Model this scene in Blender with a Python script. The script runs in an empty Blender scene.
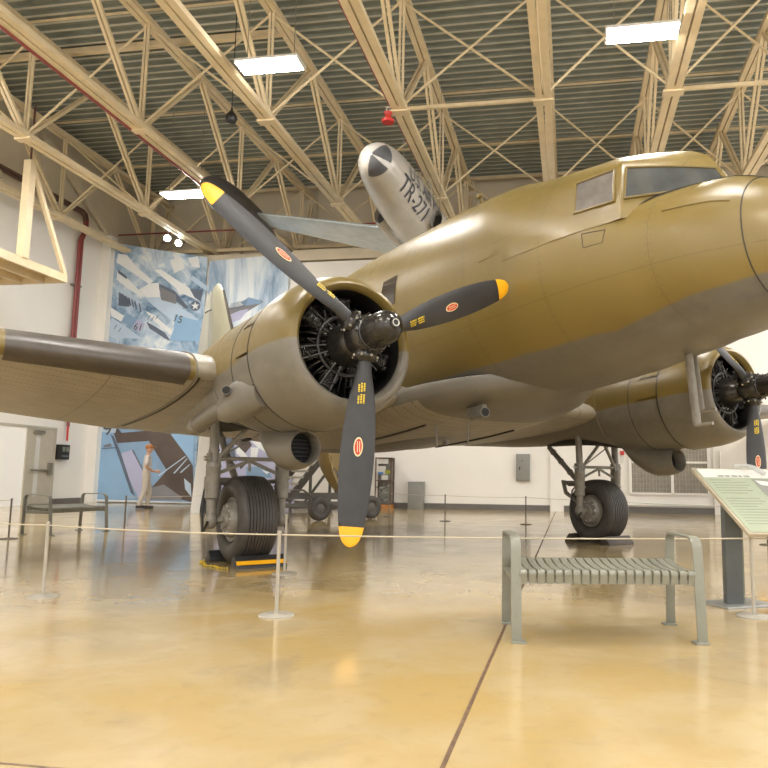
import bpy, bmesh, math, random
from mathutils import Vector, Matrix
import numpy as np
random.seed(7)
sc = bpy.context.scene
COL = sc.collection
PI = math.pi
V = Vector

# ------------------------------------------------------------------ frames
B_YAW = .1688                      # hangar axes against the camera heading
UB = V((math.cos(B_YAW), -math.sin(B_YAW), 0)); VB = V((math.sin(B_YAW), math.cos(B_YAW), 0))
def bw(u, v, z=0.0): return UB*u + VB*v + V((0, 0, z))
PSI, TH = .9619, .0847             # heading and pitch of the parked aeroplane
FW = V((math.cos(PSI), -math.sin(PSI), 0)); ST = V((-math.sin(PSI), -math.cos(PSI), 0)); UPW = V((0, 0, 1))
WHEEL = V((-2.1745, 8.2722, 0))
AORG = WHEEL + FW*2.6153 + UPW*2.1685 - ST*2.82
FWP = FW*math.cos(TH) + UPW*math.sin(TH); UPP = UPW*math.cos(TH) - FW*math.sin(TH)

# ------------------------------------------------------------------ materials
MATS = {}
def new_mat(name):
    m = bpy.data.materials.new(name); m.use_nodes = True
    MATS[name] = m
    return m, m.node_tree, m.node_tree.nodes['Principled BSDF']
def link(nt, a, b): nt.links.new(a, b)
def node(nt, t, **kw):
    n = nt.nodes.new(t)
    for k, v in kw.items(): setattr(n, k, v)
    return n
def mathn(nt, op, a, b=None, c=None):
    n = node(nt, 'ShaderNodeMath', operation=op)
    for i, s in enumerate((a, b, c)):
        if s is None: continue
        if isinstance(s, (int, float)): n.inputs[i].default_value = s
        else: link(nt, s, n.inputs[i])
    return n.outputs[0]
def mixc(nt, fac, a, b):
    n = node(nt, 'ShaderNodeMix', data_type='RGBA')
    for i, s in ((0, fac), (6, a), (7, b)):
        if isinstance(s, (int, float)): n.inputs[i].default_value = s
        elif isinstance(s, tuple): n.inputs[i].default_value = (*s, 1) if len(s) == 3 else s
        else: link(nt, s, n.inputs[i])
    return n.outputs[2]
def noise(nt, scale, detail=3, rough=.55, vec=None, dist=0):
    n = node(nt, 'ShaderNodeTexNoise'); n.inputs['Scale'].default_value = scale
    n.inputs['Detail'].default_value = detail; n.inputs['Roughness'].default_value = rough; n.inputs['Distortion'].default_value = dist
    if vec is not None: link(nt, vec, n.inputs['Vector'])
    return n.outputs['Fac']
def objco(nt): return node(nt, 'ShaderNodeTexCoord').outputs['Object']
def maprange(nt, v, a, b, c=0., d=1.):
    n = node(nt, 'ShaderNodeMapRange'); n.inputs[1].default_value = a; n.inputs[2].default_value = b
    n.inputs[3].default_value = c; n.inputs[4].default_value = d; link(nt, v, n.inputs[0]); return n.outputs[0]
def simple(name, col, rough=.5, metal=0., var=.12, scale=6., emit=None, spec=.5, coat=0.):
    """plain paint / metal with a little procedural wear"""
    m, nt, b = new_mat(name)
    if var:
        f = noise(nt, scale, 4, .6, objco(nt))
        f = maprange(nt, f, .3, .7)
        link(nt, mixc(nt, f, tuple(c*(1-var) for c in col), tuple(min(1, c*(1+var)) for c in col)), b.inputs['Base Color'])
    else: b.inputs['Base Color'].default_value = (*col, 1)
    b.inputs['Roughness'].default_value = rough; b.inputs['Metallic'].default_value = metal
    b.inputs['Specular IOR Level'].default_value = spec; b.inputs['Coat Weight'].default_value = coat
    if emit: b.inputs['Emission Color'].default_value = (*col, 1); b.inputs['Emission Strength'].default_value = emit
    return m

def paint_two_tone(name, zsplit, olive, grey, lines):
    m, nt, b = new_mat(name)
    oc = objco(nt); sep = node(nt, 'ShaderNodeSeparateXYZ'); link(nt, oc, sep.inputs[0])
    x, y, z = sep.outputs
    n1 = noise(nt, 1.3, 3, .5, oc); n2 = noise(nt, 9, 4, .6, oc); n3 = noise(nt, .55, 2, .5, oc)
    zz = mathn(nt, 'ADD', z, mathn(nt, 'MULTIPLY', mathn(nt, 'SUBTRACT', n1, .5), .06))
    zz = mathn(nt, 'SUBTRACT', zz, mathn(nt, 'MULTIPLY', mathn(nt, 'MAXIMUM', mathn(nt, 'SUBTRACT', x, .9), 0.), .13))
    f = maprange(nt, zz, zsplit-.012, zsplit+.012)
    ol = mixc(nt, maprange(nt, n3, .35, .65), tuple(c*.86 for c in olive), tuple(c*1.14 for c in olive))
    ol = mixc(nt, maprange(nt, n2, .55, .8, 0, .35), ol, tuple(c*1.35 for c in olive))
    gr = mixc(nt, maprange(nt, n2, .3, .7), tuple(c*.9 for c in grey), tuple(c*1.1 for c in grey))
    col = mixc(nt, f, gr, ol)
    if lines:
        dx = mathn(nt, 'ABSOLUTE', mathn(nt, 'SUBTRACT', mathn(nt, 'FRACT', mathn(nt, 'MULTIPLY', mathn(nt, 'ADD', x, 20.33), 1/1.12)), .5))
        lx = mathn(nt, 'LESS_THAN', dx, .0045)
        tot = lx
        for zl in (-.24, .5, 1.25, 1.72):
            lz = mathn(nt, 'LESS_THAN', mathn(nt, 'ABSOLUTE', mathn(nt, 'SUBTRACT', z, zl)), .004)
            tot = mathn(nt, 'MAXIMUM', tot, lz)
        col = mixc(nt, mathn(nt, 'MULTIPLY', tot, .25), col, (.035, .028, .014))
        # rivet rows beside the seams
        rv = mathn(nt, 'LESS_THAN', mathn(nt, 'ABSOLUTE', mathn(nt, 'SUBTRACT', mathn(nt, 'FRACT', mathn(nt, 'MULTIPLY', z, 14.)), .5)), .12)
        rx = mathn(nt, 'LESS_THAN', mathn(nt, 'ABSOLUTE', mathn(nt, 'SUBTRACT', dx, .022)), .005)
        col = mixc(nt, mathn(nt, 'MULTIPLY', mathn(nt, 'MULTIPLY', rv, rx), .3), col, (.05, .04, .02))
    link(nt, col, b.inputs['Base Color'])
    b.inputs['Roughness'].default_value = .34
    bp = node(nt, 'ShaderNodeBump'); bp.inputs['Strength'].default_value = .10; bp.inputs['Distance'].default_value = .04
    link(nt, noise(nt, 2.2, 2, .45, oc), bp.inputs['Height']); link(nt, bp.outputs[0], b.inputs['Normal'])
    link(nt, maprange(nt, n2, .3, .7, .30, .44), b.inputs['Roughness'])
    return m
OLIVE = (.172, .121, .031); GREY = (.135, .122, .10)
M_fus = paint_two_tone('olive over grey aircraft paint', 0.10, OLIVE, GREY, True)
M_nac = paint_two_tone('olive over grey nacelle paint', -.02, OLIVE, (.165, .15, .122), False)
M_olive = simple('olive drab paint', OLIVE, .36, var=.12, scale=2)
M_grey = simple('neutral grey paint', (.16, .145, .118), .4, var=.1, scale=3)
M_gear = simple('grey gear enamel', (.215, .195, .16), .36, var=.2, scale=10)

def wing_under():
    m, nt, b = new_mat('riveted grey wing skin')
    oc = objco(nt); sep = node(nt, 'ShaderNodeSeparateXYZ'); link(nt, oc, sep.inputs[0]); x, y, z = sep.outputs
    n = noise(nt, 3, 4, .6, oc)
    base = mixc(nt, maprange(nt, n, .3, .7), (.27, .24, .185), (.35, .31, .24))
    fx = mathn(nt, 'ABSOLUTE', mathn(nt, 'SUBTRACT', mathn(nt, 'FRACT', mathn(nt, 'MULTIPLY', x, 5.5)), .5))
    row = mathn(nt, 'LESS_THAN', fx, .05)
    dot = mathn(nt, 'LESS_THAN', mathn(nt, 'ABSOLUTE', mathn(nt, 'SUBTRACT', mathn(nt, 'FRACT', mathn(nt, 'MULTIPLY', y, 22.)), .5)), .3)
    k = mathn(nt, 'MULTIPLY', mathn(nt, 'MULTIPLY', row, dot), .6)
    fy = mathn(nt, 'ABSOLUTE', mathn(nt, 'SUBTRACT', mathn(nt, 'FRACT', mathn(nt, 'MULTIPLY', y, .8)), .5))
    k = mathn(nt, 'MAXIMUM', k, mathn(nt, 'MULTIPLY', mathn(nt, 'LESS_THAN', fy, .006), .5))
    link(nt, mixc(nt, k, base, (.05, .045, .035)), b.inputs['Base Color'])
    b.inputs['Roughness'].default_value = .42
    return m
M_wing = wing_under()
M_boot = simple('brown black de-icer rubber', (.068, .056, .047), .38, var=.2, scale=4)
M_tyre = simple('black tyre rubber', (.052, .046, .039), .5, var=.2, scale=12)
M_blade = simple('matt black blade paint', (.030, .029, .030), .5, var=.12, scale=8)
M_hub = simple('dark oily steel', (.045, .042, .038), .22, .6, var=.3, scale=14)
M_cyl = simple('sooty engine metal', (.06, .055, .048), .32, .7, var=.4, scale=25)
M_cylb = simple('black engine enamel', (.012, .011, .010), .4, var=.2, scale=20)
M_steel = simple('worn bare steel', (.45, .42, .37), .3, .8, var=.2, scale=18)
M_yellow = simple('propeller tip yellow', (.86, .42, .01), .42, var=.05)
M_ylet = simple('stencil yellow', (.72, .52, .02), .5, var=.08)
M_red = simple('signal red', (.55, .03, .02), .4, var=.08)
M_cream = simple('cream enamel', (.75, .62, .35), .45, var=.05)
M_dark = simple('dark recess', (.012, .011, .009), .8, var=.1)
M_black = simple('black satin plastic', (.02, .02, .021), .4, var=.1)
M_seam = simple('dark sealing strip', (.03, .025, .018), .5, var=.2)

def glass_mat(name, tint, alpha):
    m, nt, b = new_mat(name)
    f = noise(nt, 5, 4, .6, objco(nt))
    link(nt, mixc(nt, maprange(nt, f, .35, .7), tuple(c*.8 for c in tint), tuple(c*1.2 for c in tint)), b.inputs['Base Color'])
    b.inputs['Roughness'].default_value = .06
    b.inputs['Alpha'].default_value = alpha; b.inputs['Coat Weight'].default_value = .5
    return m
M_glass = glass_mat('hazy cockpit glass', (.17, .155, .14), 1.0); M_glassw = glass_mat('dark windshield glass', (.07, .075, .075), 1.0)
M_glassd = glass_mat('dark cabin glass', (.045, .04, .04), 1.0)
M_canopy = glass_mat('yellowed canopy perspex', (.45, .38, .24), .75)

def floor_mat():
    m, nt, b = new_mat('polished tan concrete')
    oc = objco(nt)
    n1 = noise(nt, .35, 4, .55, oc, .6); n2 = noise(nt, 1.6, 5, .6, oc, .4); n3 = noise(nt, 9, 4, .6, oc)
    c = mixc(nt, maprange(nt, n1, .36, .62), (.47, .365, .205), (.53, .37, .135))
    c = mixc(nt, maprange(nt, n2, .42, .70, 0, .75), c, (.56, .455, .28))
    c = mixc(nt, maprange(nt, n3, .55, .80, 0, .5), c, (.40, .29, .14))
    st = mixc(nt, maprange(nt, noise(nt, .8, 5, .65, oc, 1.2), .56, .70, 0, .55), c, (.36, .29, .18))
    link(nt, st, b.inputs['Base Color'])
    link(nt, maprange(nt, n2, .3, .7, .10, .21), b.inputs['Roughness'])
    b.inputs['Specular IOR Level'].default_value = .55
    b.inputs['Coat Weight'].default_value = .35; b.inputs['Coat Roughness'].default_value = .08
    bp = node(nt, 'ShaderNodeBump'); bp.inputs['Strength'].default_value = .05; bp.inputs['Distance'].default_value = .02
    link(nt, noise(nt, 2.5, 3, .5, oc), bp.inputs['Height']); link(nt, bp.outputs[0], b.inputs['Normal'])
    return m
M_floor = floor_mat()
M_wall = simple('off white wall paint', (.85, .82, .765), .6, var=.03, scale=.6)
M_wallg = simple('beige wall cladding', (.66, .58, .44), .7, var=.06, scale=1)
M_truss = simple('cream truss paint', (.74, .61, .40), .5, var=.08, scale=3)
M_base = simple('grey baseboard', (.15, .14, .125), .5, var=.1)
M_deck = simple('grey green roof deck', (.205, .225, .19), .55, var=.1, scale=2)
M_deckl = simple('lit deck flange', (.52, .51, .43), .45, var=.1, scale=2)  # flanges paler than the flutes: lit ribs and flute shade put into the colours
M_pipe = simple('maroon sprinkler pipe', (.27, .06, .055), .4, var=.1)
M_brown = simple('brown primer pipe', (.13, .065, .045), .45, var=.1)
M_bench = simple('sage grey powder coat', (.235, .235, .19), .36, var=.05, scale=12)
M_bencho = simple('backlit bench coat', (.16, .16, .135), .4, var=.05, scale=12)  # darker copy of the bench coat, backlit shade of the far bench painted in
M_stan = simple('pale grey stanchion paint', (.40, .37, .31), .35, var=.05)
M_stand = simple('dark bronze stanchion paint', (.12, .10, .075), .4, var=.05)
M_rope = simple('beige barrier cord', (.50, .44, .32), .6, var=.05)
M_post = simple('slate grey post', (.10, .11, .11), .4, var=.1)
M_galv = simple('galvanised base plate', (.42, .43, .42), .35, .5, var=.1)
M_panel = simple('pale green panel print', (.36, .40, .29), .35, var=.06, scale=4)
M_white = simple('white print', (.66, .645, .60), .4, var=.03)
M_ink = simple('grey green ink', (.23, .25, .19), .5, var=.1)
M_inkd = simple('charcoal ink', (.07, .07, .075), .5, var=.1)
M_frame = simple('tan frame edge', (.44, .38, .28), .45, var=.1)
M_silver = simple('silver aircraft paint', (.50, .475, .43), .26, .3, var=.06, scale=2)
M_silvw = simple('pale blue grey wing paint', (.46, .52, .55), .3, .2, var=.15, scale=2.5)
M_tank = simple('charcoal tank paint', (.045, .042, .042), .38, var=.2, scale=5)
M_letter = simple('faded navy lettering', (.05, .052, .07), .5, var=.1)
M_boxg = simple('cabinet grey', (.25, .25, .225), .45, var=.04)
M_wood = simple('orange wood plinth', (.60, .27, .08), .5, var=.15, scale=12)
M_skin = simple('skin', (.60, .36, .25), .5, var=.05)
M_hair = simple('ginger brown cap cloth', (.42, .17, .06), .7, var=.15)
M_shirt = simple('pale shirt cloth', (.62, .58, .55), .8, var=.06)
M_trous = simple('light khaki cloth', (.55, .50, .43), .8, var=.06)
M_shoe = simple('dark shoe leather', (.03, .025, .02), .5, var=.1)
M_lamp, _nt, _b = new_mat('fluorescent diffuser')
_b.inputs['Base Color'].default_value = (1, 1, 1, 1); _b.inputs['Emission Color'].default_value = (1, .97, .925, 1); _b.inputs['Emission Strength'].default_value = 74
M_spot, _nt, _b = new_mat('spot lamp lens')
_b.inputs['Emission Color'].default_value = (.95, 1, .96, 1); _b.inputs['Emission Strength'].default_value = 22
M_house = simple('white lamp housing', (.7, .68, .62), .4, var=.03)
M_day, _nt, _b = new_mat('bright daylight beyond door')
_b.inputs['Base Color'].default_value = (.8, .78, .74, 1); _b.inputs['Emission Color'].default_value = (1, .95, .88, 1); _b.inputs['Emission Strength'].default_value = .08

# ------------------------------------------------------------------ mesh builder
class MB:
    def __init__(s): s.v = []; s.f = []; s.m = []; s.mats = []
    def mi(s, mat):
        if mat not in s.mats: s.mats.append(mat)
        return s.mats.index(mat)
    def add(s, vs, fs, mat):
        o = len(s.v); k = s.mi(mat)
        s.v += [tuple(v) for v in vs]
        for f in fs: s.f.append(tuple(i+o for i in f)); s.m.append(k)
        return s
    def box(s, c, size, mat, R=None):
        c = V(c); h = V(size)/2
        vs = [V((x, y, z)) for x in (-h.x, h.x) for y in (-h.y, h.y) for z in (-h.z, h.z)]
        if R is not None: vs = [R @ v for v in vs]
        return s.add([c+v for v in vs], [(0, 1, 3, 2), (4, 6, 7, 5), (0, 4, 5, 1), (2, 3, 7, 6), (0, 2, 6, 4), (1, 5, 7, 3)], mat)
    def box6(s, a, b, mat):  # min / max corners
        a, b = V(a), V(b); return s.box((a+b)/2, b-a, mat)
    def bar(s, p0, p1, w, h, mat, up=(0, 0, 1)):
        p0, p1 = V(p0), V(p1); d = (p1-p0); L = d.length; d.normalize()
        up = V(up); side = d.cross(up)
        if side.length < 1e-4: side = d.cross(V((1, 0, 0)))
        side.normalize(); u2 = side.cross(d)
        R = Matrix((d, side, u2)).transposed()
        return s.box((p0+p1)/2, (L, w, h), mat, R)
    def loft(s, rings, mat, caps=True, closed=True):
        n = len(rings[0]); vs = [p for r in rings for p in r]; fs = []
        for i in range(len(rings)-1):
            for j in range(n if closed else n-1):
                k = (j+1) % n
                fs.append((i*n+j, i*n+k, (i+1)*n+k, (i+1)*n+j))
        if caps:
            fs.append(tuple(range(n-1, -1, -1))); fs.append(tuple((len(rings)-1)*n+j for j in range(n)))
        return s.add(vs, fs, mat)
    def tube(s, pts, r, mat, n=10, caps=True, up=None):
        pts = [V(p) for p in pts]; N = len(pts)
        rs = [r]*N if isinstance(r, (int, float)) else list(r)
        rings = []; prev = None
        for i, p in enumerate(pts):
            d = (pts[min(i+1, N-1)] - pts[max(i-1, 0)]); d.normalize()
            if prev is None:
                a = V(up) if up else (V((0, 0, 1)) if abs(d.z) < .9 else V((1, 0, 0)))
            else: a = prev
            x = a - d*a.dot(d); x.normalize(); y = d.cross(x); prev = x
            rings.append([p + x*(rs[i]*math.cos(2*PI*k/n)) + y*(rs[i]*math.sin(2*PI*k/n)) for k in range(n)])
        return s.loft(rings, mat, caps)
    def lathe(s, prof, o, axis, mat, n=32, caps=False):
        o = V(o); d = V(axis); d.normalize()
        a = V((0, 0, 1)) if abs(d.z) < .9 else V((1, 0, 0))
        x = a - d*a.dot(d); x.normalize(); y = d.cross(x)
        rings = [[o + d*t + x*(r*math.cos(2*PI*k/n)) + y*(r*math.sin(2*PI*k/n)) for k in range(n)] for t, r in prof]
        return s.loft(rings, mat, caps)
    def poly(s, pts, mat): return s.add(pts, [tuple(range(len(pts)))], mat)
    def prism(s, pts, ext, mat):
        ext = V(ext); pts = [V(p) for p in pts]; n = len(pts)
        vs = pts + [p+ext for p in pts]
        fs = [tuple(range(n-1, -1, -1)), tuple(range(n, 2*n))] + [(j, (j+1) % n, n+(j+1) % n, n+j) for j in range(n)]
        return s.add(vs, fs, mat)
    def ball(s, c, r, mat, n=16, m=10, R=None):
        c = V(c); rr = V(r) if not isinstance(r, (int, float)) else V((r, r, r))
        vs = []; fs = []
        for i in range(m+1):
            t = PI*i/m
            for j in range(n):
                p = 2*PI*j/n
                q = V((rr.x*math.sin(t)*math.cos(p), rr.y*math.sin(t)*math.sin(p), rr.z*math.cos(t)))
                vs.append(c + (R @ q if R is not None else q))
        for i in range(m):
            for j in range(n):
                k = (j+1) % n; fs.append((i*n+j, (i+1)*n+j, (i+1)*n+k, i*n+k))
        return s.add(vs, fs, mat)
    def build(s, name, parent=None, ang=38, bevel=0, flat=False):
        me = bpy.data.meshes.new(name); me.from_pydata(s.v, [], s.f); me.update()
        for m in s.mats: me.materials.append(m)
        me.polygons.foreach_set('material_index', s.m)
        bm = bmesh.new(); bm.from_mesh(me)
        bmesh.ops.remove_doubles(bm, verts=bm.verts, dist=1e-6)
        bmesh.ops.recalc_face_normals(bm, faces=bm.faces)
        if bevel:
            es = [e for e in bm.edges if len(e.link_faces) == 2 and e.calc_face_angle(0) > .6]
            bmesh.ops.bevel(bm, geom=es, offset=bevel, segments=2, affect='EDGES', clamp_overlap=True, profile=.6)
        a = math.radians(ang)
        for f in bm.faces: f.smooth = not flat
        for e in bm.edges:
            if len(e.link_faces) == 2 and e.calc_face_angle(0) > a: e.smooth = False
        bm.to_mesh(me); bm.free()
        o = bpy.data.objects.new(name, me); COL.objects.link(o)
        if parent: o.parent = parent
        return o
def tag(o, label=None, cat=None, group=None, kind=None):
    if label: o['label'] = label
    if cat: o['category'] = cat
    if group: o['group'] = group
    if kind: o['kind'] = kind
    return o
def empty(name, loc=(0, 0, 0), rz=0, label=None, cat=None, group=None):
    o = bpy.data.objects.new(name, None); COL.objects.link(o); o.empty_display_size = .2
    o.location = loc; o.rotation_euler = (0, 0, rz)
    return tag(o, label, cat, group)
def copy_tree(o, parent=None):
    c = o.copy(); COL.objects.link(c)
    if parent: c.parent = parent
    for ch in list(o.children): copy_tree(ch, c)
    return c
def struct(o): o['kind'] = 'structure'; return o
def text_mesh(body, size):
    cu = bpy.data.curves.new('lettering', 'FONT'); cu.body = body; cu.size = size; cu.resolution_u = 3
    ob = bpy.data.objects.new('lettering', cu); COL.objects.link(ob)
    dg = bpy.context.evaluated_depsgraph_get(); me = bpy.data.meshes.new_from_object(ob.evaluated_get(dg))
    bm = bmesh.new(); bm.from_mesh(me); bmesh.ops.triangulate(bm, faces=bm.faces)
    for _ in range(6):
        es = [e for e in bm.edges if e.calc_length() > size*.14]
        if not es: break
        bmesh.ops.subdivide_edges(bm, edges=es, cuts=1); bmesh.ops.triangulate(bm, faces=[f for f in bm.faces if len(f.verts) > 3])
    bm.to_mesh(me); bm.free()
    vs = [(v.co.x, v.co.y) for v in me.vertices]; fs = [tuple(p.vertices) for p in me.polygons]
    bpy.data.objects.remove(ob); bpy.data.curves.remove(cu); bpy.data.meshes.remove(me)
    return vs, fs
def lerp(xs, ys, x): return float(np.interp(x, xs, ys))
def smooth_interp(xs, ys):
    """monotone-ish cubic through stations (xs ascending)"""
    xs = np.array(xs, float); ys = np.array(ys, float); d = np.diff(ys)/np.diff(xs); m = np.zeros(len(xs))
    m[0], m[-1] = d[0], d[-1]
    for i in range(1, len(xs)-1): m[i] = 0 if d[i-1]*d[i] <= 0 else 2*d[i-1]*d[i]/(d[i-1]+d[i])
    def f(x):
        x = min(max(x, xs[0]), xs[-1]); i = min(int(np.searchsorted(xs, x, 'right'))-1, len(xs)-2)
        h = xs[i+1]-xs[i]; t = (x-xs[i])/h
        return float(ys[i]*(1+2*t)*(1-t)**2 + m[i]*h*t*(1-t)**2 + ys[i+1]*t*t*(3-2*t) + m[i+1]*h*t*t*(t-1))
    return f

T33_POS, T33_ANG, EXPOSURE = (-1.51, 13.51, 7.17), (4.502, .035, -.152), 1.25
# ------------------------------------------------------------------ the transport aeroplane
plane = empty('transport_airplane', AORG, 0, 'large olive drab and grey twin-engine propeller transport aeroplane parked on the hangar floor', 'airplane')
Mx = Matrix((FWP, -ST, UPP)).transposed().to_4x4(); Mx.translation = AORG
plane.matrix_world = Mx
FX = [-15.0, -13.5, -12, -9, -6, -4, -2, -.5, .5, 0.9, 1.2, 1.4, 1.6, 1.75, 1.86, 2.0, 2.17, 2.38, 2.56, 2.68, 2.74]
fT = smooth_interp(FX, [1.95, 2.02, 2.1, 2.3, 2.46, 2.47, 2.375, 2.24, 1.86, 1.62, 1.48, 1.40, 1.355, 1.335, 1.32, 1.295, 1.22, 1.08, .90, .70, .50])
fB = smooth_interp(FX, [1.35, 1.0, .72, .20, -.30, -.44, -.31, -.18, -.13, -.08, -.06, -.03, -.02, -.01, .0, .02, .05, .12, .21, .32, .42])
fW = smooth_interp(FX, [.06, .30, .52, .95, 1.2, 1.25, 1.25, 1.22, 1.14, 1.08, 1.01, .96, .91, .865, .82, .75, .65, .52, .36, .18, .04])
EXF = 2/2.2
def fus(x, p, off=0.0):
    def q(x, p):
        w, t, b = fW(x), fT(x), fB(x); c, s = math.cos(p), math.sin(p)
        return V((x, -w*math.copysign(abs(c)**EXF, c), (t+b)/2 + (t-b)/2*math.copysign(abs(s)**EXF, s)))
    r = q(x, p)
    if off:
        n = (q(x, p+.01)-q(x, p-.01)).cross(q(x+.01, p)-q(x-.01, p)); n.normalize()
        if n.dot(r - V((x, 0, (fT(x)+fB(x))/2))) < 0: n = -n
        r = r + n*off
    return r
mb = MB()
xs = list(np.linspace(-15, -6, 28)) + list(np.linspace(-5.8, .5, 40)) + list(np.linspace(.6, 2.74, 66))
mb.loft([[fus(x, 2*PI*k/72) for k in range(72)] for x in xs], M_fus)
fuselage = mb.build('fuselage', plane, ang=60)
def patch(mb, cs, mat, nx=8, ny=8, off=.008, mirror=False, fn=fus, skirt=True):
    """patch lying on the skin; cs = four (x, angle) corners TL TR BR BL"""
    (x0, p0), (x1, p1), (x2, p2), (x3, p3) = cs
    vs = []; fs = []
    for i in range(nx+1):
        u = i/nx
        for j in range(ny+1):
            v = j/ny
            x = (x0*(1-u)+x1*u)*(1-v) + (x3*(1-u)+x2*u)*v; p = (p0*(1-u)+p1*u)*(1-v) + (p3*(1-u)+p2*u)*v
            vs.append(fn(x, PI-p if mirror else p, off))
    for i in range(nx):
        for j in range(ny):
            a = i*(ny+1)+j; fs.append((a, a+1, a+ny+2, a+ny+1))
    mb.add(vs, fs, mat)
    return mb
def outline(cs, mirror=False, off=.01, n=8, fn=fus):
    pts = []
    for i in range(4):
        (xa, pa), (xb, pb) = cs[i], cs[(i+1) % 4]
        for k in range(n):
            t = k/n; x = xa+(xb-xa)*t; p = pa+(pb-pa)*t
            pts.append(fn(x, PI-p if mirror else p, off))
    return pts
def rim(mb, cs, mat, r=.012, mirror=False, off=.008, fn=fus):
    pts = outline(cs, mirror, off, fn=fn); pts.append(pts[0]); return mb.tube(pts, r, mat, 6, caps=False)
# flight deck cab: horizontal contours from the sides round to the prow of the vee windshield
CZ = [1.00, 1.22, 1.57, 1.66, 1.76, 1.86, 1.95, 2.02, 2.08, 2.14, 2.19, 2.22]
CW = [1.17, 1.16, 1.06, 1.01, .95, .87, .77, .67, .56, .42, .26, .12]
CX = [1.27, 1.255, 1.205, 1.16, 1.07, .93, .74, .55, .33, .06, -.16, -.28]
CY = [.96, .92, .80, .73, .62, .50, .38, .28, .20, .14, .08, .04]
CP = [1.95, 1.86, 1.665, 1.625, 1.54, 1.40, 1.16, .90, .60, .24, -.06, -.22]
def cab_pt(z, t, s=-1, off=0.):
    """t 0..1 along the side (rear to corner), 1..2 across the windshield to the prow"""
    w, xc, yc, xp = [lerp(CZ, q, z) for q in (CW, CX, CY, CP)]; x0 = -.45
    if t <= 1:
        x = x0+(xc-x0)*t; y = w+(yc-w)*t**1.35; h = (fT(x)-fB(x))/2; k = (z-(fT(x)+fB(x))/2)/h
        if 0 <= k < 1: y = max(y, fW(x)*(1-k**2.2)**(1/2.2)+.005)
        p = V((x, s*y, z)); n = V((.12, s, .35))
    else:
        k = t-1; bul = .045*math.sin(PI*k); p = V((xc+(xp-xc)*k+bul*.4, s*(yc*(1-k)+bul*.6), z)); n = V((xp-xc+.25, s*.6, .3)) if False else V((yc, s*(xp-xc), .35))
    n.normalize(); return p+n*off
mb = MB(); ts = list(np.linspace(0, 1, 15))+list(np.linspace(1, 2, 13))[1:]
zz = [1.0, 1.11, 1.22, 1.34, 1.46, 1.57, 1.615, 1.66, 1.71, 1.76, 1.81, 1.86, 1.905, 1.95, 1.985, 2.02, 2.05, 2.08, 2.11, 2.14, 2.165, 2.19, 2.22]
mb.loft([[cab_pt(z, t, -1) for t in ts]+[cab_pt(z, t, 1) for t in ts[-2::-1]] for z in zz], M_fus, caps=True, closed=False)
cab = mb.build('cockpit_cab', fuselage, ang=28)
def cab_patch(mb, q, mat, s, off=.006, nx=8, ny=4):
    (za, ta), (zb, tb), (zc_, tc), (zd, td) = q; vs = []; fs = []          # TL TR BR BL
    for i in range(nx+1):
        u = i/nx
        for j in range(ny+1):
            v = j/ny; z = (za*(1-u)+zb*u)*(1-v)+(zd*(1-u)+zc_*u)*v; t = (ta*(1-u)+tb*u)*(1-v)+(td*(1-u)+tc*u)*v; vs.append(cab_pt(z, t, s, off))
    for i in range(nx):
        for j in range(ny): a = i*(ny+1)+j; fs.append((a, a+1, a+ny+2, a+ny+1))
    return mb.add(vs, fs, mat)
def cab_rim(mb, q, s, r, mat):
    pts = []
    for i in range(4):
        (za, ta), (zb, tb) = q[i], q[(i+1) % 4]
        pts += [cab_pt(za+(zb-za)*k/8, ta+(tb-ta)*k/8, s, .008) for k in range(8)]
    return mb.tube(pts+[pts[0]], r, mat, 6, caps=False)
for s in (-1, 1):
    q = [(1.575, .705), (1.555, .955), (1.195, .965), (1.225, .715)]; cab_patch(MB(), q, M_glass, s).build('cockpit_side_window', fuselage); cab_rim(MB(), q, s, .013, M_olive).build('cockpit_window_frame', fuselage)
    q = [(1.545, 1.04), (1.545, 1.95), (1.30, 1.96), (1.195, 1.03)]; cab_patch(MB(), q, M_glassw, s, nx=14).build('windshield', fuselage); cab_rim(MB(), q, s, .013, M_olive).build('windshield_frame', fuselage)
for mir in (False, True):
    for k in range(6):
        x = -2.28-1.02*k; c = [(x-.17, .31), (x+.17, .31), (x+.17, .05), (x-.17, .05)]
        patch(MB(), c, M_glassd, 4, 4, mirror=mir).build('cabin_window', fuselage)
# olive drab hatch outlines, nose seam
mb = MB(); HT = [(.89, .20), (1.12, .24), (1.10, .09), (.91, .05)]
rim(mb, HT, M_seam, .003, False, .001); mb.build('access_hatch', fuselage)
mb = MB(); pts = [fus(2.2, 2*PI*k/64, .001) for k in range(65)]; mb.tube(pts, .006, M_seam, 6, caps=False); mb.build('nose_cap_seam', fuselage)
# dull black anti-glare panel round the foot of the windshield
mb = MB()
low = [(1.22, .46), (1.36, .60), (1.5, .80), (1.7, 1.02), (1.9, 1.14), (2.2, 1.22), (2.45, 1.26)]
upx = [(1.24, PI/2), (1.38, PI/2), (1.5, PI/2), (1.7, PI/2), (1.9, PI/2), (2.2, PI/2), (2.45, PI/2)]
for mir in (False, True):
    vs = []; fs = []; N = 36; K = 10
    for i in range(N+1):
        t = i/N*(len(low)-1); a = min(int(t), len(low)-2); f = t-a
        xl, pl = [low[a][q]*(1-f)+low[a+1][q]*f for q in (0, 1)]; xu, pu = [upx[a][q]*(1-f)+upx[a+1][q]*f for q in (0, 1)]
        for j in range(K+1):
            w = j/K; x = xl*(1-w)+xu*w; p = pl*(1-w)+pu*w; vs.append(fus(x, PI-p if mir else p, .005))
    for i in range(N):
        for j in range(K): q = i*(K+1)+j; fs.append((q, q+1, q+K+2, q+K+1))
    mb.add(vs, fs, M_black)
mb.build('antiglare_panel', fuselage)
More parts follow.
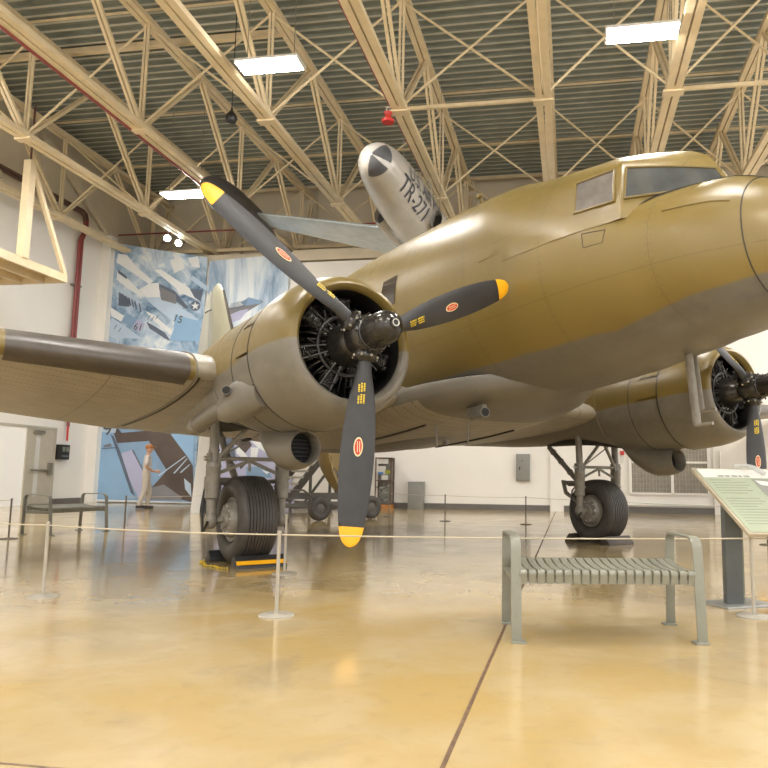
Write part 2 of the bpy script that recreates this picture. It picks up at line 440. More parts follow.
# small raised doubler plates on the olive side
for (xa, xb, pa, pb) in ((1.62, 2.12, .40, .405),):
    mb = MB(); rim(mb, [(xa, pb), (xb, pb), (xb, pa), (xa, pa)], M_olive, .006, False, .002); mb.build('skin_doubler', fuselage)
mb = MB(); mb.tube([fus(-.95, .98, .0), fus(-.95, .98, .07)], .02, M_olive, 8); mb.ball(fus(-.95, .98, .08), (.05, .03, .03), M_olive, 10, 6); mb.build('fuel_vent', fuselage)

# wings -----------------------------------------------------------------
AF = [(1, .0), (.95, .010), (.85, .027), (.7, .050), (.55, .070), (.4, .084), (.3, .0875), (.2, .083), (.12, .070), (.06, .052), (.03, .038), (.012, .024), (.003, .011), (0, 0),
      (.003, -.012), (.012, -.025), (.03, -.037), (.06, -.048), (.12, -.060), (.2, -.067), (.3, -.069), (.4, -.066), (.55, -.055), (.7, -.040), (.85, -.021), (.95, -.008)]
NU = 13
def wing_ring(y, xl, zl, ch, inc=math.radians(.4), tk=1.0, c0=0., c1=1., grow=0.):
    out = []
    for c, t in AF:
        t = t*tk*(.55 if t < 0 else 1.0); dx = -c*ch; dz = t*ch
        out.append(V((xl+dx*math.cos(inc)+dz*math.sin(inc), y, zl+dz*math.cos(inc)+dx*math.sin(inc))))
    return out
def wing_geo(a):  # outer panel station, a = |y|
    s = a-3.66; ch = 4.25-(4.25-1.5)*s/10.5; return (-1.98-s*math.tan(math.radians(15.5)), .02+s*math.tan(math.radians(6.3)), ch)
def wing_loft(mb, rings, top_n=NU-1):
    n = len(AF)
    for i in range(len(rings)-1):
        for j in range(n):
            k = (j+1) % n; top = j < top_n
            mb.add([rings[i][j], rings[i][k], rings[i+1][k], rings[i+1][j]], [(0, 1, 2, 3)], M_olive if top else M_wing)
    mb.poly(rings[0], M_wing); mb.poly(rings[-1][::-1], M_wing)
def cring(y, tk=1.0):
    k = max(0, min(1, (abs(y)-2.2)/1.2)); return wing_ring(y, -2.14+.16*k, -.05+.07*k, 4.12+.13*k, tk=(.9+.1*k)*tk)
mb = MB(); wing_loft(mb, [cring(y) for y in list(np.linspace(-3.66, -2.2, 5))+list(np.linspace(-1.9, 1.9, 9))+list(np.linspace(2.2, 3.66, 5))], 6)
cwing = mb.build('center_wing', plane, ang=50)
for s in (-1, 1):
    mb = MB(); rings = []
    for a in list(np.linspace(3.66, 13.6, 14))+[13.95, 14.15]:
        xl, zl, ch = wing_geo(a); k = 1.0
        if a > 13.6: k = .62 if a < 14 else .25; xl -= ch*(1-k)*.45; ch *= k
        rings.append(wing_ring(s*a, xl, zl, ch, tk=1 if k == 1 else .7))
    wing_loft(mb, rings, 16); ow = mb.build('outer_wing', plane, ang=50)
    # rubber de-icer boot wraps the leading edge
    mb = MB(); sel = list(range(9, 18))
    for sa, sb in ((3.72, 5.30),) if s < 0 else ((3.72, 5.30),):
        rr = []
        for a in np.linspace(sa, sb, 9):
            xl, zl, ch = wing_geo(a); ring = wing_ring(s*a, xl+.010, zl, ch*1.003, tk=1.03); rr.append([ring[j] for j in sel])
        mb.loft(rr, M_boot, caps=False, closed=False)
    mb.build('deicer_boot', ow)
    mb = MB(); rr = []
    for a in np.linspace(5.52, 12.5, 14):
        xl, zl, ch = wing_geo(a); ring = wing_ring(s*a, xl+.010, zl, ch*1.003, tk=1.03); rr.append([ring[j] for j in sel])
    mb.loft(rr, M_boot, caps=False, closed=False); mb.build('deicer_boot', ow)
    # cover strip over the panel joint
    mb = MB(); r = wing_ring(s*3.66, -1.98, .02, 4.25, tk=1.02); mb.tube([p+V((.003, 0, 0)) for p in r]+[r[0]], .009, M_grey, 6, caps=False)
    mb.build('joint_cover_strip', ow)
    mb = MB(); r = wing_ring(s*3.62, -1.98, .02, 4.25, tk=1.02); mb.tube([r[j] for j in range(15, 25)], .012, M_seam, 6, caps=False); mb.build('joint_gap', ow)
# belly fairing between the wing roots
FS = [(-.5, .40, -.175), (-.8, .72, -.215), (-1.2, 1.0, -.27), (-1.7, 1.17, -.325), (-2.3, 1.25, -.365), (-3.2, 1.28, -.39), (-4.4, 1.26, -.385), (-5.4, 1.12, -.31), (-6.3, .85, -.20), (-7.2, .45, -.08), (-7.6, .1, .0)]
sx = [q[0] for q in FS[::-1]]; gw, gb = smooth_interp(sx, [q[1] for q in FS[::-1]]), smooth_interp(sx, [q[2] for q in FS[::-1]])
mb = MB(); FXS = np.linspace(-.5, -7.6, 50)
rings = [[V((x, gw(x)*math.copysign(abs(math.cos(q))**.65, math.cos(q)), .02+(.02-gb(x) if math.sin(q) < 0 else .03)*math.copysign(abs(math.sin(q))**.65, math.sin(q)))) for q in [2*PI*k/64 for k in range(64)]] for x in FXS]
for i in range(49):
    for j in range(64):
        k = (j+1) % 64; low_ = 35 <= j < 61 and FXS[i] < -1.75
        mb.add([rings[i][j], rings[i][k], rings[i+1][k], rings[i+1][j]], [(0, 1, 2, 3)], M_wing if low_ else M_grey)
mb.poly(rings[0], M_grey); mb.poly(rings[-1][::-1], M_grey)
mb.build('belly_fairing', fuselage, ang=50)
for y in (-1.15, -.72, 1.15, .72):
    mb = MB(); mb.tube([V((x, y, .02-(.02-gb(x))*(1-min(1, abs(y)/gw(x))**(2/.65))**(.65/2)-.006)) if abs(y) < 1.0 else V((x, y*1.16, lerp([p.x for p in cring(y)[13:]][::-1], [p.z for p in cring(y)[13:]][::-1], x)-.008)) for x in np.linspace(-2.3, -4.2, 14)], .016, M_seam, 6)
    mb.build('wing_joint_strip', cwing)
# tail ------------------------------------------------------------------
def tail_ring(z, xl, xt, t):
    c = xl-xt; return [V((xl-f*c, y*t, z)) for f, y in ((0, 0), (.03, .35), (.12, .75), (.3, 1), (.6, .7), (1, .03), (1, -.03), (.6, -.7), (.3, -1), (.12, -.75), (.03, -.35))]
M_fin = simple('lit pale grey green fin', (.36, .345, .25), .42, var=.06, scale=2)  # fin paler than the olive skin: light from behind and side painted in
M_rud = simple('pale grey rudder fabric', (.44, .44, .39), .5, var=.05, scale=2)
mb = MB(); mb.loft([tail_ring(z, xl, -13.42, t) for z, xl, t in ((1.9, -10.9, .17), (2.74, -11.45, .15), (3.7, -12.05, .12), (4.55, -12.55, .085), (4.80, -12.78, .05), (4.87, -12.95, .02))], M_fin)
fin = mb.build('tail_fin', plane)
mb = MB(); mb.loft([[V((x, y, z)) for x, y in ((-13.44, t), (xt, .012), (xt, -.012), (-13.44, -t))] for z, xt, t in ((1.5, -14.75, .10), (2.6, -14.75, .10), (3.6, -14.5, .085), (4.55, -14.05, .06), (4.80, -13.8, .035))], M_rud)
mb.build('rudder', fin)
mb = MB(); mb.tube([(-10.87, 0, 1.95), (-11.43, 0, 2.76), (-12.03, 0, 3.7), (-12.53, 0, 4.55)], [.05, .045, .04, .03], M_boot, 8); mb.build('fin_deicer_boot', fin)
for z in (3.0, 4.2): MB().tube([(-13.2, -.1, z), (-13.43, -.12, z+.02), (-13.7, -.1, z+.05)], .018, M_seam, 6).build('rudder_hinge', fin)
mb = MB()
for s in (-1, 1): mb.loft([[V((xl-f*c, s*a, 1.55+.02*a+t*c*.1)) for f, t in ((0, 0), (.1, .4), (.4, .5), (1, 0), (.4, -.5), (.1, -.4))] for a, xl, c in ((.1, -12.2, 2.3), (2.2, -12.8, 1.8), (3.7, -13.2, 1.2), (4.0, -13.4, .6))], M_olive)
mb.build('tailplane', plane)
mb = MB(); mb.tube([(-13.4, 0, 1.1), (-13.5, 0, .5), (-13.6, 0, .08)], [.10, .07, .06], M_cylb, 10); mb.lathe([(-.09, .05), (-.09, .16), (-.05, .2), (.05, .2), (.09, .16), (.09, .05)], (-13.65, 0, -.02), (0, 1, 0), M_tyre, 24); mb.build('tail_wheel', plane)

# engines, one per side -------------------------------------------------
def propeller_blade(parent, ang, y0):
    """one blade: twisted aerofoil, black with yellow tip, oval badge and stencil marks on the front face"""
    c, s = math.cos(ang), math.sin(ang)
    rad = V((0, s, c)); tan = V((0, -c, s))     # tan = direction of rotation (clockwise from the cockpit)
    O = V((0, y0, 0)); ax = V((1, 0, 0))
    R = [.16, .24, .32, .42, .55, .70, .85, 1.0, 1.15, 1.3, 1.42, 1.55, 1.60, 1.66, 1.71, 1.745, 1.758]
    CH = [.115, .12, .13, .17, .215, .25, .272, .282, .28, .268, .25, .222, .207, .18, .14, .08, .025]
    TK = [.115, .118, .115, .10, .082, .066, .056, .048, .042, .036, .032, .028, .026, .022, .018, .014, .01]
    BT = [30, 30, 30, 30, 28, 26, 24, 22, 20, 18, 17, 16, 16, 16, 16, 16, 16]
    fc = smooth_interp(R, CH); ft = smooth_interp(R, TK); fb = smooth_interp(R, BT)
    sec = [(.5, 0), (.46, .28), (.36, .62), (.2, .9), (0, 1), (-.2, .85), (-.36, .5), (-.5, .05), (-.5, -.05), (-.36, -.18), (-.2, -.26), (0, -.3), (.2, -.3), (.36, -.24), (.46, -.14)]
    def pt(r, u, k):   # u chordwise -.5...5 toward leading edge, k thickness coordinate (front +)
        b = math.radians(fb(r)); ch = tan*math.cos(b)+ax*math.sin(b); nr = ax*math.cos(b)-tan*math.sin(b)
        rnd = max(0, min(1, (.42-r)/.18))
        if rnd > 0:
            a = math.atan2(k, u*2); uu = .5*math.cos(a)*rnd+u*(1-rnd); kk = math.sin(a)*rnd*.5+k*(1-rnd)*.6
        else: uu, kk = u, k*.6
        return O + rad*r + ch*(uu*fc(r)-.0) + nr*(kk*ft(r))
    def ring(r): return [pt(r, u, k) for u, k in sec]
    mb = MB()
    ra = list(np.linspace(.16, 1.60, 40)); mb.loft([ring(r) for r in ra], M_blade, caps=True)
    mb.loft([ring(r) for r in (1.60, 1.62, 1.64, 1.66, 1.685, 1.71, 1.73, 1.745, 1.755, 1.758)], M_yellow, caps=True)
    blade = mb.build('blade', parent, ang=50)
    def face(r, w):  # point on the front face, w metres toward the leading edge
        u = max(-.5, min(.5, w/fc(r))); k = lerp([-.5, -.36, -.2, 0, .2, .36, .46, .5], [.05, .5, .85, 1, .9, .62, .28, 0], u); return pt(r, u, k+.10)
    def decal(mb, r0, w0, shape, mat, lift=0.):
        vs = []
        b = math.radians(fb(r0)); nr = ax*math.cos(b)-tan*math.sin(b)
        vs = [face(r0+a, w0+w)+nr*lift for a, w in shape]; mb.poly(vs, mat)
    def ell(a, b, n=20): return [(a*math.cos(2*PI*k/n), b*math.sin(2*PI*k/n)) for k in range(n)]
    mb = MB(); r0 = .96
    decal(mb, r0, 0, ell(.080, .038), M_cream, .002); decal(mb, r0, 0, ell(.067, .029), M_red, .004)
    for w in (-.009, .009): decal(mb, r0, 0, [(-.045, w-.004), (.045, w+.002), (.045, w+.008), (-.045, w+.002)], M_cream, .006)
    mb.build('maker_badge', blade, flat=True) if False else None
    blade_b = mb
    # rows of small yellow stencil marks
    for row in range(3):
        for grp, (ra_, rb_) in enumerate(((.43, .50), (.525, .60))):
            a = ra_ + (0 if row else .012)
            while a < rb_:
                L = random.choice((.010, .014, .018)); w = (row-1)*.022-.005
                decal(blade_b, a, w, [(0, -.007), (L*.8, -.007), (L*.8, .007), (0, .007)], M_ylet, .003); a += L+.002
    blade_b.build('blade_marking', blade, flat=True)
    return blade
# part > sub-part only two levels below the aeroplane: markings are joined into the blade mesh
def join_child(parent):
    for ch in list(parent.children):
        bm = bmesh.new(); bm.from_mesh(parent.data); n0 = len(parent.data.materials)
        for m in ch.data.materials: parent.data.materials.append(m)
        nf = len(bm.faces); bm.from_mesh(ch.data); bm.faces.ensure_lookup_table()
        for f in bm.faces[nf:]: f.material_index += n0
        bm.to_mesh(parent.data); bm.free(); bpy.data.objects.remove(ch)

def radial_engine(y0):
    mb = MB(); O = (0, y0, 0); X = (1, 0, 0)
    mb.lathe([(-.90, .50), (-.88, .50), (-.88, .02)], O, X, M_cylb, 40)                                # firewall baffle
    mb.lathe([(-.84, .24), (-.62, .24), (-.60, .22), (-.45, .22), (-.43, .20), (-.33, .19), (-.24, .15), (-.17, .12), (-.15, .09), (0, .085)], O, X, M_cyl, 32)
    for k in range(14): a = 2*PI*k/14; mb.lathe([(-.425, .016), (-.415, .016), (-.415, .0)], (0, y0+.205*math.cos(a), .205*math.sin(a)), X, M_steel, 6)
    eng = mb.build('engine', plane)
    for row in (0, 1):
        for k in range(7):
            a = 2*PI*(k+.5*row)/7+PI/2; d = V((0, math.cos(a), math.sin(a))); xc = -.50-.20*row
            mb = MB(); prof = [(.20, .075)]
            t = .21
            while t < .42: prof += [(t, .075), (t+.002, .092), (t+.006, .092), (t+.008, .075)]; t += .022
            prof += [(.43, .08), (.455, .07), (.46, .0)]
            mb.lathe(prof, V((xc, y0, 0)), d, M_cyl, 18)
            side = V((0, -math.sin(a), math.cos(a)))
            for s in (-1, 1):
                mb.ball(V((xc+.03, y0, 0))+d*.445+side*(.055*s), (.05, .035, .035), M_cylb, 10, 6)           # rocker boxes
                mb.tube([V((-.37, y0, 0))+d*.20+side*(.03*s), V((xc+.06, y0, 0))+d*.435+side*(.055*s)], .011, M_cyl if row == 0 else M_cylb, 6)  # pushrods
            mb.tube([V((xc+.09, y0, 0))+d*.38, V((-.40, y0, 0))+d*.36+side*.05, V((-.42, y0, 0))+d*.26+side*.07], .009, M_cylb, 6)
            mb.build('cylinder', eng)
    mb = MB(); mb.tube([V((-.40, y0+.27*math.cos(2*PI*k/40), .27*math.sin(2*PI*k/40))) for k in range(41)], .02, M_cylb, 8, caps=False)
    for k in range(36):
        a = 2*PI*k/36+.05; d = V((0, math.cos(a), math.sin(a))); b = a+.09; e = V((0, math.cos(b), math.sin(b)))
        mb.tube([V((-.40, y0, 0))+d*.27, V((-.44, y0, 0))+d*.36, V((-.55, y0, 0))+e*.45], .0075, M_cyl, 5)
    mb.build('ignition_harness', eng)
    return eng
def cowl_and_nacelle(y0, s):
    O = (0, y0, 0); X = (1, 0, 0)
    mb = MB()
    prof = [(-.95, .54), (-.60, .515), (-.40, .497), (-.30, .497), (-.25, .512), (-.23, .538), (-.24, .567), (-.28, .600), (-.36, .637), (-.47, .665), (-.62, .684), (-.80, .692), (-.97, .692), (-.97, .677), (-.95, .54)]
    mb.lathe(prof[3:], O, X, M_nac, 72); mb.lathe(prof[:4], O, X, M_cylb, 72); cowl = mb.build('cowling', plane, ang=50)
    mb = MB(); mb.lathe([(-.99, .672), (-.985, .694), (-.965, .695)], O, X, M_seam, 72); mb.build('cowl_seam', cowl)
    mb = MB()
    for k in range(14):                                                                                       # cowl flaps
        a0 = 2*PI*k/14+.02; a1 = 2*PI*(k+1)/14-.02
        if -.4 < math.cos((a0+a1)/2+PI/2)-.9: continue
        vs = []; 
        rows = [(-.995, .680), (-1.15, .684), (-1.32, .684), (-1.32, .668), (-.995, .664)]
        rings = [[V((x, y0+r*math.cos(a0+(a1-a0)*q/5), r*math.sin(a0+(a1-a0)*q/5))) for q in range(6)] for x, r in rows]
        mb.loft(rings+[rings[0]], M_nac, caps=False, closed=False)
    mb.build('cowl_flap', cowl)
    # nacelle: fairs the round firewall into the wing
    ST_ = [(-.97, .645, .65, -.65, 2.0), (-1.4, .66, .675, -.66, 2.0), (-1.8, .655, .69, -.63, 2.05), (-2.3, .63, .685, -.52, 2.15), (-3.0, .60, .63, -.40, 2.3), (-3.8, .54, .53, -.33, 2.3), (-4.6, .44, .38, -.26, 2.2), (-5.4, .30, .22, -.16, 2.1), (-6.2, .12, .02, -.06, 2.0)]
    sx = [q[0] for q in ST_[::-1]]; fw_, ft_, fb_, fe_ = [smooth_interp(sx, [q[i] for q in ST_[::-1]]) for i in (1, 2, 3, 4)]
    mb = MB(); rings = []
    for x in np.linspace(-.97, -6.2, 46):
        w, t, b, e = fw_(x), ft_(x), fb_(x), 2/fe_(x)
        rings.append([V((x, y0+w*math.copysign(abs(math.cos(q))**e, math.cos(q)), (t+b)/2+(t-b)/2*math.copysign(abs(math.sin(q))**e, math.sin(q)))) for q in [2*PI*k/56 for k in range(56)]])
    mb.loft(rings, M_nac); nac = mb.build('nacelle', plane, ang=55)
    mb = MB()
    for x in (-1.5, -2.15):
        w, t, b, e = fw_(x), ft_(x), fb_(x), 2/fe_(x)
        mb.tube([V((x, y0+w*math.copysign(abs(math.cos(q))**e, math.cos(q)), (t+b)/2+(t-b)/2*math.copysign(abs(math.sin(q))**e, math.sin(q)))) for q in [2*PI*k/56 for k in range(57)]], .006, M_seam if x > -1.6 else M_nac, 5, caps=False)
    mb.build('panel_joint', nac)
    # dark wheel well opening in the nacelle belly
    def nsurf(x, q, off):
        w, t, b, e = fw_(x)+off, ft_(x), fb_(x)-off, 2/fe_(x)
        return V((x, y0+w*math.copysign(abs(math.cos(q))**e, math.cos(q)), (t+b)/2+(t-b)/2*math.copysign(abs(math.sin(q))**e, math.sin(q))))
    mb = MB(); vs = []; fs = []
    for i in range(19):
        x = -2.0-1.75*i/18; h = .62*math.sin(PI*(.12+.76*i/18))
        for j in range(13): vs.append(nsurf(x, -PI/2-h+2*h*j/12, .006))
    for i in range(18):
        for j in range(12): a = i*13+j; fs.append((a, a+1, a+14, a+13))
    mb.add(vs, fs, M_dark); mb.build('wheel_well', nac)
    well = []
    mb = MB()
    for q in (): mb.prism([V((x, y0+q*(y+.02), fb_(x)+.03)) for x, y in well]+[V((x, y0+q*(y+.02), fb_(x)-.05-.03*math.sin(i*.8))) for i, (x, y) in list(enumerate(well))[::-1]], (0, q*.02, 0), M_grey)
    # oil cooler scoop under the nacelle
    mb = MB(); P = [(-1.24, -.81, .165), (-1.28, -.81, .182), (-1.42, -.80, .21), (-1.60, -.775, .232), (-1.78, -.71, .23), (-1.98, -.60, .20), (-2.15, -.48, .14)]
    rings = [[V((x, y0+r*.95*math.cos(q), z+r*math.sin(q))) for q in [2*PI*k/32 for k in range(32)]] for x, z, r in P]
    inner = [[V((x, y0+r*.95*math.cos(q), z+r*math.sin(q))) for q in [2*PI*k/32 for k in range(32)]] for x, z, r in ((-1.46, -.80, .15), (-1.25, -.81, .153))]
    mb.loft(inner+rings, M_nac, caps=False); scoop = mb.build('oil_cooler_scoop', nac, ang=50)
    mb = MB(); mb.lathe([(-1.43, .16), (-1.43, 0)], (0, y0, -.80), X, M_dark, 24)
    for k in range(7): z = -.92+.04*k; h = math.sqrt(max(.0005, .145**2-(z+.80)**2)); mb.box((-1.42, y0, z), (.02, 2*h, .008), M_cylb)
    mb.build('oil_cooler_core', nac)
    # exhaust stack with shroud on the outboard side
    mb = MB(); P = [(-1.02, .50, -.34, .14), (-1.25, .54, -.34, .19), (-1.52, .56, -.35, .20), (-1.78, .58, -.38, .155), (-1.92, .59, -.40, .10)]
    mb.loft([[V((x, y0+s*(a+r*.75*math.cos(q)), z+r*math.sin(q))) for q in [2*PI*k/24 for k in range(24)]] for x, a, z, r in P], M_nac); mb.build('exhaust_shroud', nac, ang=50)
    mb = MB(); e = [V((-1.70, y0+s*.60, -.37)), V((-2.0, y0+s*.625, -.39)), V((-2.3, y0+s*.64, -.42)), V((-2.62, y0+s*.645, -.45))]
    mb.tube(e, [.085, .09, .09, .09], M_nac, 20); mb.tube([e[-2]*.3+e[-1]*.7, e[-1]+(e[-1]-e[-2])*.12], .096, M_gear, 20); mb.lathe([(0, .08), (.002, 0)], e[-1]+(e[-1]-e[-2])*.125, e[-1]-e[-2], M_dark, 16)
    mb.tube([V((-1.62, y0+s*.64, -.29)), V((-1.40, y0+s*.735, -.28))], .045, M_nac, 14); mb.lathe([(0, .037), (.001, 0)], V((-1.398, y0+s*.736, -.28)), V((.2, s*.1, .01)), M_dark, 14)
    mb.build('exhaust_pipe', nac)
    mb = MB(); mb.box((-2.05, y0+s*.30, -.655), (.18, .05, .02), M_dark); mb.build('drain_slot', nac)
    return nac
PH = 1.154
def propeller(y0, ph):
    mb = MB(); O = (0, y0, 0); X = (1, 0, 0)
    mb.lathe([(-.15, .09), (-.13, .13), (-.09, .175), (.06, .18), (.10, .165), (.12, .155)], O, X, M_hub, 36)
    for k in range(3):
        a = ph+k*2*PI/3; d = V((0, math.sin(a), math.cos(a)))
        mb.lathe([(.08, .095), (.17, .10), (.19, .105), (.205, .10), (.215, .085), (.235, .07)], V((0, y0, 0)), d, M_hub, 20)
        for q in range(8): b = 2*PI*q/8; mb.ball(V((0, y0, 0))+d*.19+V((math.cos(b), 0, 0))*.105+d.cross(V((1, 0, 0)))*(.105*math.sin(b)), .014, M_steel, 6, 4)
    prop = mb.build('propeller', plane)
    mb = MB(); mb.lathe([(.10, .148), (.12, .155), (.135, .155), (.14, .145), (.30, .142), (.36, .132), (.41, .11), (.44, .075), (.455, .04)], O, X, M_hub, 36)
    mb.lathe([(.45, .045), (.47, .042), (.475, .03), (.475, 0)], O, X, M_hub, 16); mb.lathe([(.474, .032), (.480, .032), (.480, .024), (.474, .024)], O, X, M_steel, 20)
    for k in range(10): a = 2*PI*k/10; mb.ball((.13, y0+.165*math.cos(a), .165*math.sin(a)), .013, M_hub, 6, 4)
    mb.build('propeller_dome', prop)
    for k in range(3): join_child(propeller_blade(prop, ph+k*2*PI/3, y0))
    return prop
AX = V((-2.84, 0, -1.446))
def landing_gear(y0, s):
    mb = MB(); c = V((AX.x, y0, AX.z)); gz = V((math.sin(-TH), 0, -math.cos(TH)))      # towards the ground
    leg_top = V((-2.76, 0, -.26))
    mb.tube([c+V((0, -.42, 0)), c+V((0, .42, 0))], .04, M_gear, 12); g = mb.build('landing_gear', plane)
    for q in (-1, 1):
        mb = MB()
        y = y0+q*.40; a = V((leg_top.x, y, leg_top.z)); k = V((-2.78, y, -.82)); e = V((AX.x, y, AX.z))
        mb.tube([a, k], .052, M_gear, 16); mb.tube([k+(e-k)*.0, k+(e-k)*.08, k+(e-k)*.10, k+(e-k)*.62, k+(e-k)*.64, e], [.075, .085, .078, .078, .055, .05], M_gear, 16)
        mb.tube([k+(e-k)*.40-V((0, 0, .0)), k+(e-k)*.44], .088, M_gear, 16); mb.ball(e, (.085, .07, .10), M_gear, 14, 10)
        for w in (-1, 1): mb.box(k+V((0, w*.05, .035)), (.10, .03, .13), M_gear)                               # fork lugs of the knuckle
        mb.tube([k+V((0, -.11, .04)), k+V((0, .11, .04))], .028, M_steel, 10)
        hose = [k+V((.0, -q*.0, -.15)), (k+e)/2+V((-.12, q*.05, 0)), e+V((-.11, q*.06, .06)), e+V((-.02, q*.08, -.14)), e+V((.09, q*.06, -.02))]
        mb.tube(hose, .013, M_black, 6); mb.build('oleo_strut', g)
    mb = MB()
    A, B = [V((-2.76, y0+q*.36, -.78)) for q in (-1, 1)]; T = V((-2.64, y0, -.36)); M_ = (A+B)/2+V((0, 0, -.02)); L1, L2 = [V((-2.79, y0+q*.37, -.95)) for q in (-1, 1)]
    for p in (A, B): mb.tube([p, T], .026, M_gear, 10)
    mb.tube([A, B], .022, M_gear, 10)
    for p in (L1, L2): mb.tube([p, M_], .02, M_gear, 8)
    mb.tube([M_, M_+V((0, 0, -.12))], .016, M_gear, 8); mb.tube([A, V((-2.66, y0+.25, -.40))], .010, M_gear, 6)
    mb.build('truss_brace', g)
    mb = MB()
    mid = V((-3.20, y0, -1.0)); top = V((-3.86, y0, -.34)); mb.tube([mid, top], .042, M_gear, 12); mb.tube([mid+V((0, -.24, 0)), mid+V((0, .24, 0))], .045, M_gear, 10)
    for q in (-1, 1):
        e = V((AX.x-.06, y0+q*.36, AX.z+.14)); m2 = mid+V((0, q*.24, 0))
        mb.tube([e, e+V((-.26, 0, .16)), e+V((-.33, -q*.03, .34)), m2], [.028, .034, .036, .04], M_gear, 10)
        for t in (.3, .6, .85): p = mid+(top-mid)*t; mb.ball(p, .055, M_gear, 10, 6)
        mb.tube([m2+V((.05, 0, -.02)), V((-2.81, y0+q*.36, -1.02))], .025, M_gear, 8)
    mb.build('drag_strut', g)
    mb = MB(); W = .215
    pr = [(-.13, .235), (-.19, .27), (-W, .33), (-W-.003, .38), (-.205, .425), (-.18, .455)]
    t = -.16
    pr += [(-.17, .462)]
    for k in range(9):
        w = -.155+.0345*k; crown = .485-.55*w*w; pr += [(w, crown), (w+.022, crown), (w+.0245, crown-.009), (w+.031, crown-.009)]
    pr += [(.17, .462), (.18, .455), (.205, .425), (W+.003, .38), (W, .33), (.19, .27), (.13, .235)]
    mb.lathe(pr, c, (0, 1, 0), M_tyre, 64); mb.build('tyre', g, ang=50)
    mb = MB()
    for q in (-1, 1):
        mb.lathe([(q*.125, .24), (q*.175, .245), (q*.18, .235), (q*.165, .205), (q*.20, .195), (q*.235, .17), (q*.24, .10), (q*.27, .09), (q*.275, .0)], c, (0, 1, 0), M_gear, 32)
        for k in range(10): a = 2*PI*k/10; mb.ball(c+V((.15*math.cos(a), q*.235, .15*math.sin(a))), .016, M_steel, 8, 5)
    mb.build('wheel_hub', g)
    return g
for s in (-1, 1):
    y0 = s*2.82
    cowl_and_nacelle(y0, s); radial_engine(y0); propeller(y0, PH); landing_gear(y0, s)
# pitot masts, drain stub, belly aerials ---------------------------------
for x, y, z0, L in ((1.06, .12, -.06, .70), (.93, .38, -.03, .56)):
    mb = MB(); mb.loft([[V((x+.045*math.cos(q)-.02*(1-k), y+.022*math.sin(q), z0-L*k)) for q in [2*PI*j/14 for j in range(14)]] for k in (-.25, .5, 1)], M_gear)
    mb.tube([V((x-.03, y, z0-L)), V((x+.17, y, z0-L-.005))], .017, M_gear, 10); mb.build('pitot_mast', plane)
mb = MB(); a = V((-1.40, -.66, -.37)); b = V((-1.06, -.74, -.37)); mb.tube([a, b], [.05, .06], M_grey, 18); mb.lathe([(0, .048), (.001, 0)], b+(b-a)*.005, b-a, M_dark, 16)
mb.box(V((-1.28, -.69, -.32)), (.30, .06, .10), M_grey); mb.build('heater_vent_pipe', plane)
for x, y in ((-2.3, -.55), (-1.9, -.35)):
    mb = MB(); mb.tube([(x, y, -.34), (x-.03, y, -.62)], [.012, .009], M_gear, 6); mb.build('belly_aerial', plane)
mb = MB(); mb.box((-2.9, 0, -.47), (.10, .05, .06), M_gear); mb.build('belly_lamp', plane)
# ------------------------------------------------------------------ the hangar shell
U0, U1, V0, V1 = -15.7, 13.0, -9.0, 22.2
V2 = 24.7
ZB, ZT, ZD = 8.5, 11.0, 11.45
RB = Matrix.Rotation(-B_YAW, 3, 'Z')
def bpoly(mb, pts, mat): mb.poly([bw(*p) for p in pts], mat)
def bbox(mb, a, b, mat):
    c = [(a[i]+b[i])/2 for i in range(3)]; mb.box(bw(*c), [abs(b[i]-a[i]) for i in range(3)], mat, RB)
M_joint = simple('brown joint filler', (.15, .09, .05), .6, var=.4, scale=20)
mb = MB(); bbox(mb, (U0-.3, V0, -.2), (U1, V1+.3, 0), M_floor); struct(mb.build('floor'))
mb = MB(); bbox(mb, (-.452, V0, -.001), (-.434, V1-.1, .0015), M_joint); bbox(mb, (U0, 2.35, -.001), (-.45, 2.362, .0012), M_joint)
bbox(mb, (U0, 12.9, -.001), (U1, 12.91, .0008), M_joint); struct(mb.build('trim_1'))
# far wall: white below, beige cladding above
mb = MB(); bbox(mb, (U0-.3, V1, 0), (U1, V1+.25, 7.9), M_wall); bbox(mb, (U0-.3, V1+.25, 7.7), (U1, V2+.25, 7.9), M_wallg); bbox(mb, (U0-.3, V2, 7.9), (U1, V2+.25, 11.6), M_wallg); struct(mb.build('wall_back'))
mb = MB(); bbox(mb, (U0-.25, V0, 0), (U0, V1, 9.0), M_wall); bbox(mb, (U0-.25, V0, 9.0), (U0+.02, V2, 11.6), M_wallg); bbox(mb, (U0-.25, V1, 7.9), (U0, V2, 9.0), M_wallg); struct(mb.build('wall_left'))
mb = MB(); bbox(mb, (-8.9, V1-.03, 0), (-.62, V1, .17), M_base); bbox(mb, (-.20, V1-.03, 0), (U1, V1, .17), M_base); struct(mb.build('baseboard_back'))
mb = MB(); bbox(mb, (U0, 20.3, 0), (U0+.03, V1-.3, .16), M_base); bbox(mb, (U0, V0, 0), (U0+.03, 17.5, .16), M_base); struct(mb.build('baseboard_left'))
k = 2
def trim(mb):
    global k
    o = struct(mb.build('trim_%d' % k)); k += 1; return o
mb = MB(); bbox(mb, (U0, V1-.35, 0), (U0+.35, V1, 9.0), M_wall); trim(mb)                 # corner column
mb = MB(); bbox(mb, (-.60, V1-.07, 0), (-.22, V1, 7.9), M_wall); trim(mb)                     # pilaster
mb = MB(); bbox(mb, (4.05, V1-.07, 0), (4.5, V1, 7.9), M_wall); trim(mb)
mb = MB(); bbox(mb, (-8.95, V1-.05, 7.95), (U1, V1+.2, 8.30), M_wallg); bbox(mb, (U0, V1+.1, 7.9), (-8.95, V1+.2, 8.30), M_wallg); trim(mb)                 # ledge between wall and cladding
mb = MB(); bbox(mb, (U0, V2-.12, 9.6), (U1, V2, 9.75), M_wallg); trim(mb)                # eave header
mb = MB()
